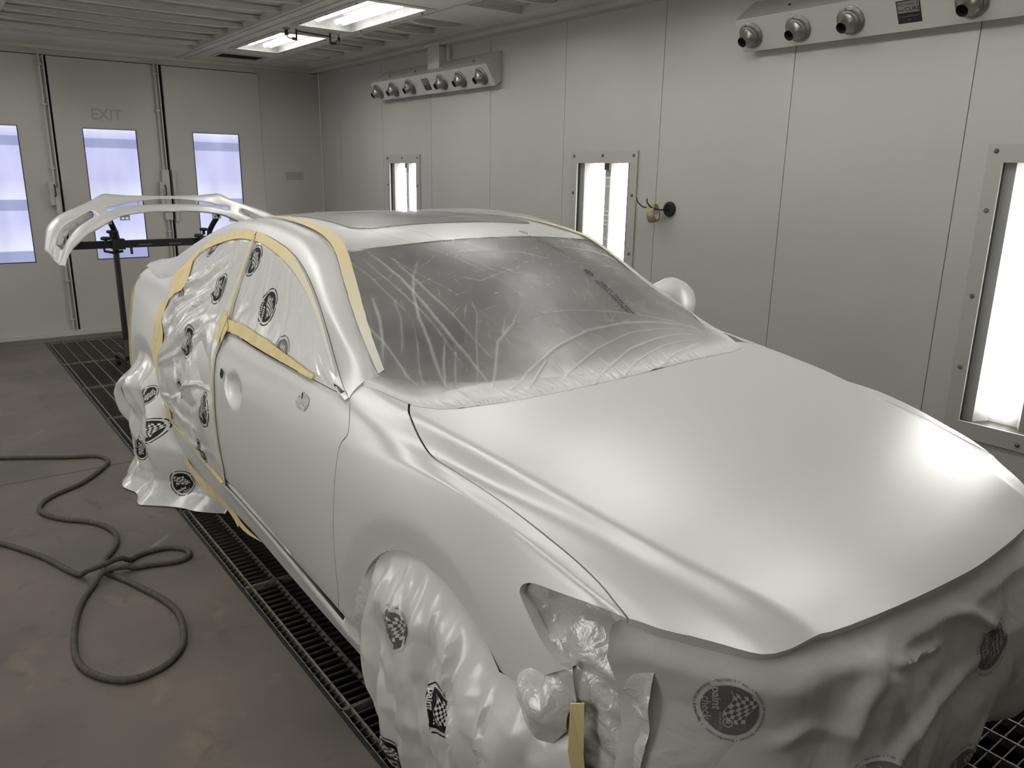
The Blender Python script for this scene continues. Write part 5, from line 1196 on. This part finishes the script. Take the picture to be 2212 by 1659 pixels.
# ---- windshield and roof film: thin milky sheet, dark glass shows through
def table_z():
    ys = np.linspace(1.5, 2.3, 60); t = np.linspace(0, BODY.T[4], 60); out = []
    for y in ys:
        P = BODY.ev(np.full(60, y), t, bump=False); out.append((XC - P[:, 0], P[:, 2]))
    return ys, out
_ty, _tz = table_z()
def hood_z(x, y):
    w = np.abs(x - XC); i = np.clip(np.searchsorted(_ty, y) - 1, 0, len(_ty) - 2); f = np.clip((y - _ty[i]) / (_ty[1] - _ty[0]), 0, 1); z = np.zeros_like(w)
    for k in np.unique(i):
        m = i == k; a = np.interp(w[m], _tz[k][0], _tz[k][1]); b = np.interp(w[m], _tz[k + 1][0], _tz[k + 1][1]); z[m] = a * (1 - f[m]) + b * f[m]
    return z
WR = [[(1.397, 2.399), (1.332, 2.327), (1.284, 2.244), (1.244, 2.142), (1.223, 2.037), (1.193, 1.937), (1.175, 1.867)], [(1.376, 2.361), (1.417, 2.369), (1.46, 2.399)], [(1.167, 2.544), (1.175, 2.499), (1.154, 2.438), (1.117, 2.372)], [(1.156, 2.486), (1.14, 2.402), (1.112, 2.298), (1.077, 2.199), (1.043, 2.09), (1.047, 2.011)], [(1.18, 2.339), (1.15, 2.228), (1.11, 2.134), (1.074, 2.065)], [(1.226, 2.28), (1.199, 2.177), (1.158, 2.094), (1.13, 2.052)], [(1.103, 2.281), (1.107, 2.149), (1.114, 2.019), (1.106, 1.924)], [(1.22, 2.135), (1.19, 2.057), (1.154, 1.988), (1.124, 1.915)], [(1.267, 2.565), (1.292, 2.359), (1.288, 2.115), (1.303, 1.952), (1.299, 1.822)], [(1.233, 2.55), (1.255, 2.358), (1.264, 2.19), (1.273, 2.037), (1.272, 1.906)], [(1.322, 2.479), (1.329, 2.21), (1.367, 1.919)], [(1.186, 2.546), (1.217, 2.417), (1.228, 2.13)], [(1.319, 1.758), (1.442, 1.828), (1.602, 1.889), (1.778, 1.93), (1.966, 1.943), (2.162, 1.947), (2.359, 1.957), (2.476, 1.934)], [(1.431, 1.703), (1.574, 1.787), (1.754, 1.856), (1.949, 1.901), (2.158, 1.919), (2.387, 1.932)], [(1.586, 1.692), (1.715, 1.768), (1.882, 1.833), (2.087, 1.875), (2.368, 1.917)], [(1.705, 1.694), (1.862, 1.779), (2.044, 1.834), (2.289, 1.873)], [(1.891, 1.711), (2.07, 1.792), (2.298, 1.857)], [(1.61, 2.022), (1.766, 2.015), (1.966, 1.992), (2.16, 1.968), (2.371, 1.967)], [(1.952, 2.376), (2.17, 2.403), (2.347, 2.422), (2.347, 2.35)], [(1.896, 2.251), (2.131, 2.248), (2.447, 2.35)], [(2.106, 2.387), (2.292, 2.421), (2.383, 2.415)], [(1.453, 2.383), (1.566, 2.376), (1.671, 2.352), (1.8, 2.326), (1.874, 2.278)], [(1.518, 2.52), (1.602, 2.462), (1.761, 2.48), (1.876, 2.454)], [(1.438, 2.154), (1.421, 2.074), (1.367, 2.0), (1.309, 1.906), (1.248, 1.821)], [(1.593, 2.065), (1.519, 2.005), (1.421, 1.958), (1.357, 1.88), (1.276, 1.79)], [(1.5, 2.03), (1.458, 1.984), (1.456, 1.944)], [(1.269, 2.03), (1.221, 1.959), (1.169, 1.868)], [(1.291, 1.999), (1.24, 1.925), (1.194, 1.849)], [(1.377, 1.744), (1.461, 1.807), (1.533, 1.851)], [(1.542, 2.34), (1.593, 2.241), (1.654, 2.187)], [(1.611, 2.266), (1.668, 2.205), (1.767, 2.172)], [(1.447, 2.253), (1.522, 2.195), (1.708, 2.232)], [(1.762, 1.67), (1.874, 1.717), (1.944, 1.74)]]
rW = ridges(WR, [.0042, .003, .0036, .0026], [.0045, .003, .0036, .0028])
rng3 = random.Random(12); fine = []
for k in range(230):
    x = rng3.uniform(1.2, 2.35); y = rng3.uniform(1.95, 2.45); a = rng3.choice([0.1, .2, 2.9, 1.2, .8]) + rng3.uniform(-.25, .25); l = rng3.uniform(.015, .07)
    fine.append([(x, y), (x + l * .5 * math.cos(a) + rng3.uniform(-.006, .006), y + l * .5 * math.sin(a)), (x + l * math.cos(a), y + l * math.sin(a))])
for k in range(60):     # gathers along the lower edge
    x = rng3.uniform(1.1, 2.35); l = rng3.uniform(.04, .12); y = 1.70 + rng3.uniform(0, .05); fine.append([(x, y), (x + rng3.uniform(-.01, .01), y + l)])
for k in range(40):     # creases over the roof
    x = rng3.uniform(1.25, 2.3); y = rng3.uniform(2.6, 3.7); a = rng3.uniform(-.5, .5); l = rng3.uniform(.08, .3); fine.append([(x, y), (x + l * math.cos(a), y + l * math.sin(a))])
rfine = ridges(fine, [.0022, .0028, .002], [.0018, .0014])
folds = [[(1.22, 3.1), (1.45, 2.5), (1.62, 2.1), (1.74, 1.80)], [(1.35, 3.3), (1.52, 2.6), (1.66, 2.2), (1.80, 1.85)], [(1.28, 2.62), (1.36, 2.3), (1.48, 1.95)], [(1.9, 3.2), (1.95, 2.6), (2.02, 2.0)]]
rfold = ridges(folds, .0022, .002)
def edge_y(x): 
    xs = [.985, 1.0, 1.017, 1.035, 1.06, 1.09, 1.127, 1.262, 1.424, 1.623, 1.851, 2.103, 2.342, 2.44, 2.50, 2.56, 2.60]; yy = [2.05, 1.975, 1.90, 1.82, 1.785, 1.755, 1.735, 1.706, 1.70, 1.705, 1.72, 1.745, 1.76, 1.79, 1.88, 1.99, 2.08]
    return np.interp(x, xs, yy)
def film_grid():
    nx, ny = 520, 620; q = np.linspace(-1, 1, nx); V = []; W = []; D = []
    Q, S = np.meshgrid(q, np.linspace(0, 1, ny), indexing='ij'); S = S ** 1.35; Q = Q.ravel(); S = S.ravel()
    wf = .80 * np.abs(Q)                                  # half width at the foot
    y = np.zeros_like(Q); x = np.zeros_like(Q)
    xf = XC + .796 * Q; yf = edge_y(xf); y = yf + (3.86 - yf) * S
    half = CABIN.fw[0](np.maximum(y, 2.0)) + .052 * np.clip((2.28 - y) / .25, 0, 1)
    x = XC + Q * (half + .004)
    zt = top_z(x, np.maximum(y, 1.56)); zh = hood_z(x, np.minimum(y, 2.29)) + .0006 + .003 * np.clip((y - yf) / .03, 0, 1); zh = np.where(y > 2.15, 0, zh)
    k = 60.0; z = np.maximum(zt, zh) + np.log1p(np.exp(-k * np.abs(zt - zh))) / k * .35 * np.clip((y - yf) / .08, 0, 1)
    # film bridges the cowl, bellies a little on the far side of the roof
    belly = .016 * np.exp(-((x - 2.25) / .22) ** 2) * np.clip((y - 2.7) / .3, 0, 1) * np.clip((3.7 - y) / .3, 0, 1)
    r1 = rW(x, y); r2 = rfine(x, y) + rfold(x, y)
    edge = np.exp(-((y - yf) / .035) ** 2); flut = .005 * np.sin(x * 170 + 3 * np.sin(x * 31)) * edge * np.clip((y - yf) / .015, 0, 1)
    hem = .004 * np.sin(y * 60 + np.sin(y * 23) * 3) * np.clip((np.abs(Q) - .93) / .07, 0, 1) * (y > 2.6) * (Q > 0)
    z = z + belly + r1 + r2 + np.abs(flut) + np.abs(hem) + .004 * np.clip((y - yf) / .05, 0, 1)
    thick = np.clip(1.0 - (y - yf) / .10, 0, 1)          # film more opaque close to the foot
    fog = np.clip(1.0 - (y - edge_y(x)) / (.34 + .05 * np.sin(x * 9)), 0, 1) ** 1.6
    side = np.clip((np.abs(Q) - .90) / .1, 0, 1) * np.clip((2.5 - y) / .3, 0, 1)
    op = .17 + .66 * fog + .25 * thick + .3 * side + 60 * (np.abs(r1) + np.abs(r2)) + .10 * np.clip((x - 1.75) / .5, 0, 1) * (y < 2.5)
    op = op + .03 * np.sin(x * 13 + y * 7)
    P = np.stack([x, y, z], 1); F = []
    for i in range(nx - 1):
        b = i * ny; F += [(b + j, b + ny + j, b + ny + j + 1, b + j + 1) for j in range(ny - 1)]
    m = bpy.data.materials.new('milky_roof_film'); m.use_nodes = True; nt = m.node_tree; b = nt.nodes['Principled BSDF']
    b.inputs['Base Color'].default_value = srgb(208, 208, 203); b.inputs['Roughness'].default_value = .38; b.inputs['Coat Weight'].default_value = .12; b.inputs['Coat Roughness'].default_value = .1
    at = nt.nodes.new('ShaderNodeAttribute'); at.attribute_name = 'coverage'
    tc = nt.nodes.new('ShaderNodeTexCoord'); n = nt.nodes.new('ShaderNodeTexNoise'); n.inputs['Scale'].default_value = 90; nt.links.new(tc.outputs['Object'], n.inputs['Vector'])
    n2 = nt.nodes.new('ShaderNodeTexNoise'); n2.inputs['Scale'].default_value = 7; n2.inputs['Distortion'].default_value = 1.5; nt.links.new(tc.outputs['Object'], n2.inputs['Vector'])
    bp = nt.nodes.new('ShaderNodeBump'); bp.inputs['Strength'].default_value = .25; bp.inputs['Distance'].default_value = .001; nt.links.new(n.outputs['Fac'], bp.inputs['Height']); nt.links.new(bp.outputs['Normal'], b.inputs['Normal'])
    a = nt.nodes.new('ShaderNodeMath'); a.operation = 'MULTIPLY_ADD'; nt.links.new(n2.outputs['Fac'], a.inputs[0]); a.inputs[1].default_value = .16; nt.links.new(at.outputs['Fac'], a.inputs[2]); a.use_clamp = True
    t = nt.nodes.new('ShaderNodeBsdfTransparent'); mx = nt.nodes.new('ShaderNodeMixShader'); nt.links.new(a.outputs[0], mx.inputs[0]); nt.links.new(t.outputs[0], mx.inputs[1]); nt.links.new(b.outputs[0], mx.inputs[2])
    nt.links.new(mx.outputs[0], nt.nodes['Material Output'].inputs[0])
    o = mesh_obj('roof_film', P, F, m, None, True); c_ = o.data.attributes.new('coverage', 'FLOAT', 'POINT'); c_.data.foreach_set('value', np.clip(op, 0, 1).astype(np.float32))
    tag(o, 'thin milky plastic film with fine wrinkles over the windshield, cowl and roof', 'masking film'); return o
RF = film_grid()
def topo(u, v): return np.stack([u, v, top_z(u, v)], -1)
def line_text(s, x, y, L, h, par):       # reads towards the hood, letter tops towards the far side
    q, f = fit(s, True, 0, 0, L, h); dx = .19
    def fnn(a, b): return topo(a, b)
    V = np.stack([x + q[:, 1] + q[:, 0] * dx, y - q[:, 0]], 1)
    X = fnn(V[:, 0], V[:, 1]); X[:, 2] += .0085; FF = []
    for t in f:
        a, b, c_ = X[t[0]], X[t[1]], X[t[2]]; FF.append(t if np.cross(b - a, c_ - a)[2] > 0 else tuple(reversed(t)))
    mesh_obj('printed_text', X, FF, INK, par)
for (x, y) in ((2.032, 2.055), (1.985, 2.40), (1.94, 3.02)):
    line_text('SPRAY THIS SIDE', x, y, .155, .0115, RF); line_text('PINTAR ESTE LADO', x - .022, y + .005, .155, .0115, RF)
    t = np.linspace(0, 2 * np.pi, 25)[:-1]; P = np.vstack([np.stack([x - .03 + .011 * np.cos(t), y + .125 + .015 * np.sin(t)], 1), np.stack([x - .03 + .015 * np.cos(t), y + .125 + .020 * np.sin(t)], 1)]); X = topo(P[:, 0], P[:, 1]); X[:, 2] += .0085
    mesh_obj('printed_symbol', X, [(i, (i + 1) % 24, 24 + (i + 1) % 24, 24 + i) for i in range(24)], INK, RF)
    q, f = fit('R', True, 0, 0, .016, .012); X = topo(x - .03 + q[:, 1], y + .125 - q[:, 0]); X[:, 2] += .0085; mesh_obj('printed_symbol', X, [t for t in f], INK, RF)
# ---- tape along the roof rail and pillar, inner edge of the white rail
def railfn(u, v):      # v = distance inboard of the rail edge
    y = np.asarray(u, float); v = np.asarray(v, float); w = CABIN.fw[0](y); x = XC - w + v; return np.stack([x, y, np.where(v >= 0, top_z(x, y), CABIN.fz[0](y) - 0 * v)], -1)
RT = fading_tape('rail_tape', 2.06, 2.62)
for mir in (False, True):
    o = ribbon_on(railfn, [(3.45, .014), (3.2, .016), (3.0, .020), (2.75, .022), (2.6, .022), (2.45, .022), (2.3, .020), (2.2, .018), (2.1, .014), (2.05, .012)], [.022, .030, .036, .042, .044, .044, .042, .036, .028, .02], .0075, 'masking_tape', RT if not mir else TAPE2, None, .03, .0006, (0, 0, 1), mir=mir)
    tag(o, 'long beige tape strip along the roof rail down the pillar, turning white with paint' if not mir else 'tape strip along the far roof rail, covered in white paint', 'masking tape', None)

# ---------------------------------------------------------------- bumper cover on its stand
ROWS = {'R0': [[0.716, 6.45, 1.068], [0.743, 6.538, 1.154], [0.77, 6.604, 1.218], [0.829, 6.663, 1.272], [0.897, 6.718, 1.308], [1.004, 6.77, 1.348], [1.111, 6.821, 1.393], [1.191, 6.85, 1.437], [1.234, 6.85, 1.44], [1.354, 6.85, 1.429], [1.485, 6.85, 1.425], [1.672, 6.85, 1.421]], 'R2': [[0.763, 6.42, 0.994], [0.794, 6.486, 1.078], [0.828, 6.535, 1.161], [0.88, 6.58, 1.223], [0.95, 6.621, 1.262], [1.041, 6.66, 1.309], [1.132, 6.698, 1.34], [1.262, 6.72, 1.354], [1.322, 6.72, 1.374], [1.416, 6.72, 1.389], [1.562, 6.72, 1.404], [1.638, 6.72, 1.405]], 'R3': [[0.789, 6.4, 0.961], [0.825, 6.462, 1.046], [0.876, 6.508, 1.129], [0.95, 6.549, 1.203], [1.029, 6.588, 1.252], [1.107, 6.624, 1.292], [1.166, 6.659, 1.314], [1.225, 6.68, 1.325], [1.331, 6.68, 1.348], [1.414, 6.68, 1.358], [1.532, 6.68, 1.363], [1.624, 6.68, 1.364]], 'R4': [[0.82, 6.36, 0.952], [0.845, 6.413, 1.003], [0.883, 6.452, 1.054], [0.931, 6.488, 1.092], [1.008, 6.521, 1.153], [1.098, 6.552, 1.199], [1.191, 6.582, 1.252], [1.259, 6.6, 1.281], [1.342, 6.6, 1.296], [1.425, 6.6, 1.307], [1.525, 6.6, 1.314], [1.6, 6.6, 1.313]]}
XB = 1.64
def bumper_cover():
    root = empty('bumper_cover', (XB, 6.6, 1.30), 'freshly painted white bumper cover laid over the black stand behind the car', 'bumper')
    N = 44
    def full(k):
        P = np.array(ROWS[k], float); P[-1, 0] = XB; P = cr(P, 6); d = np.r_[0, np.cumsum(np.linalg.norm(np.diff(P, axis=0), axis=1))]; s = np.linspace(0, d[-1], N)
        L = np.stack([np.interp(s, d, P[:, i]) for i in range(3)], 1); Rr = L[:-1][::-1].copy(); Rr[:, 0] = 2 * XB - Rr[:, 0]; return np.vstack([L, Rr])
    R0, R2, R3, R4 = (full(k) for k in ('R0', 'R2', 'R3', 'R4'))
    Rm = (R0 * .5 + R2 * .5); Rm[:, 2] += .012; Rm[:, 1] -= .015
    Rn = (R3 * .5 + R4 * .5); Rn[:, 2] += .006; Rn[:, 1] -= .018
    Rf = R4 + np.array([0, .05, -.004]); 
    n = 2 * N - 1
    def strip(A, B, name, skip=lambda i: False, sub=3, hollow=0.0):
        V = []; F = []
        for i in range(n):
            for j in range(sub + 1):
                t = j / sub; p = A[i] * (1 - t) + B[i] * t; V.append(p)
        for i in range(n - 1):
            if skip(i): continue
            for j in range(sub):
                a = i * (sub + 1) + j; b = (i + 1) * (sub + 1) + j; F.append((a, a + 1, b + 1, b))
        return V, F
    allV = []; allF = []
    for A, B, sk in ((R0, Rm, None), (Rm, R2, None), (R3, Rn, None), (Rn, R4, None), (R4, Rf, None)):
        V, F = strip(A, B, '', sk or (lambda i: False)); o = len(allV); allV += V; allF += [tuple(q + o for q in f) for f in F]
    solid = lambda i: not (i < 5 or 21 <= i <= 24 or n - 2 - i < 5 or 21 <= n - 2 - i <= 24)
    V, F = strip(R2, R3, '', solid); o = len(allV); allV += V; allF += [tuple(q + o for q in f) for f in F]
    sh = mesh_obj('shell', allV, allF, PAINT, root, True); bm = bmesh.new(); bm.from_mesh(sh.data); bmesh.ops.remove_doubles(bm, verts=bm.verts, dist=.0015); bmesh.ops.recalc_face_normals(bm, faces=bm.faces); bm.to_mesh(sh.data); bm.free()
    sh.data.polygons.foreach_set('use_smooth', [True] * len(sh.data.polygons))
    m = sh.modifiers.new('thickness', 'SOLIDIFY'); m.thickness = .004; m.offset = 0
    # recessed pocket behind the fog lamp opening with a ragged web
    for s in (0, 1):
        V = []; F = []; idx = list(range(5, 22))
        for i in idx:
            a, b = R2[i], R3[i]; q = a * .3 + b * .7 + np.array([.008, .05, -.004]); r_ = a * .06 + b * .94 + np.array([.004, .006, 0])
            jag = .012 * ((i * 7) % 3 - 1); q2 = q + np.array([0, 0, jag])
            for p in (a + (q2 - a) * .0 + np.array([0, .004, 0]), a * .7 + q2 * .3 + np.array([0, .02, 0]), q2):
                pp = p.copy()
                if s: pp[0] = 2 * XB - pp[0]
                V.append(pp)
        for i in range(len(idx) - 1):
            for j in range(2): a = i * 3 + j; F.append((a, a + 1, a + 4, a + 3))
        o = mesh_obj('lamp_pocket', V, F, PAINT, root, True); m = o.modifiers.new('thickness', 'SOLIDIFY'); m.thickness = .003
    # mounting tabs under the lower band and in the slot
    for x0, w, h in ((1.30, .07, .035), (1.985, .07, .035), (1.45, .03, .018), (1.80, .03, .018), (1.18, .04, .02), (2.10, .04, .02)):
        k = int(np.argmin(np.abs(Rf[:, 0] - x0 + 0) + (np.arange(n) < 4) * 9)); p = Rf[k]
        mb = MB(); t = .003
        # plate with two holes made of bars
        mb.box(x0 - w / 2, x0 + w / 2, p[1] - t, p[1], p[2] - h * .35, p[2] + .004); mb.box(x0 - w / 2, x0 + w / 2, p[1] - t, p[1], p[2] - h, p[2] - h * .7)
        for q in (-.5, -.08, .34): mb.box(x0 + q * w, x0 + q * w + w * .16, p[1] - t, p[1], p[2] - h * .7, p[2] - h * .35)
        mb.build('mounting_tab', PAINT, root)
    for x0 in (1.42, 1.86):
        k = int(np.argmin(np.abs(R2[:, 0] - x0))); p = R2[k]; MB().box(x0 - .008, x0 + .008, p[1] - .002, p[1] + .002, p[2] - .025, p[2]).build('clip', PAINT, root)
    return root
bumper_cover()
S = empty('bumper_stand', (1.24, 6.8, 0), 'black steel stand with clamps carrying the white bumper cover', 'stand')
MB().tube([(1.238, 6.80, .10), (1.238, 6.80, 1.13)], .022, 14).build('post', BLACKM, S, True)
MB().tube([(1.238, 6.80, 1.03), (1.238, 6.80, 1.16)], .034, 14).build('collar', BLACKM, S, True)
bevel(MB().box(.93, 2.30, 6.735, 6.775, 1.035, 1.092).build('cross_bar', BLACKM, S), .004)
for x in (1.40, 1.62, 1.86): MB().box(x, x + .09, 6.732, 6.7345, 1.052, 1.060).build('slot', BOLT, S)
MB().tube([(1.34, 6.74, 1.035), (1.34, 6.74, .985)], .010, 8).build('peg', BLACKM, S, True)
for x in (1.25, 1.94):
    s = 1 if x > 1.6 else -1
    MB().box(x - .045, x + .045, 6.715, 6.795, 1.025, 1.105).build('clamp', BLACKM, S)
    k_ = MB(); k_.lathe([(.012, 0), (.012, .03), (.034, .034), (.036, .046), (.030, .054)], (x - .09, 6.72, 1.07), (0, -.1, 1), 14); k_.build('knob', BLACKM, S, True)
    k_ = MB(); k_.lathe([(.012, 0), (.012, .03), (.030, .034), (.032, .046), (.028, .052)], (x - .05, 6.71, 1.12), (0, -.1, 1), 14); k_.build('knob', BLACKM, S, True)
    m_ = MB(); m_.tube([(x, 6.75, 1.08), (x + .01 * s, 6.745, 1.15), (x + .03 * s, 6.72, 1.20), (x + .055 * s, 6.68, 1.255), (x + .06 * s, 6.66, 1.29 if s > 0 else 1.262)], .021, 12); m_.build('support_arm', BLACKM, S, True)
    m_ = MB(); m_.tube([(x - .10, 6.75, 1.05), (x - .10, 6.75, 1.015), (x - .04, 6.75, 1.0), (x + .03, 6.75, 1.01)], .010, 8); m_.build('hook_rod', BLACKM, S, True)
m_ = MB(); m_.tube([(1.238, 6.80, .115), (1.24, 6.45, .10), (1.24, 6.38, .075)], .022, 10); m_.build('base_leg', BLACKM, S, True)
m_ = MB(); m_.tube([(1.238, 6.80, .115), (1.24, 7.2, .10), (1.24, 7.25, .075)], .022, 10); m_.build('base_leg', BLACKM, S, True)
m_ = MB(); m_.tube([(1.238, 6.80, .115), (2.1, 6.80, .115)], .022, 10); m_.build('base_leg', BLACKM, S, True)
MB().tube([(2.10, 6.80, .10), (2.10, 6.80, 1.06)], .022, 14).build('post', BLACKM, S, True)
for x, y in ((1.24, 6.38), (1.24, 7.25), (2.10, 6.55), (2.10, 7.05)):
    c_ = MB().lathe([(.035, -.014), (.038, -.008), (.038, .008), (.035, .014)], (x, y, .038), (1, 0, .0), 18).build('caster', BLACKM, S, True)
    MB().box(x - .022, x + .022, y - .02, y + .02, .050, .10).build('fork', BOLT, c_)
m_ = MB(); m_.tube([(2.10, 6.55, .105), (2.10, 7.05, .105)], .022, 10); m_.build('base_leg', BLACKM, S, True)
MB().box(1.215, 1.262, 6.755, 6.775, .17, .30).build('bracket', BOLT, S)
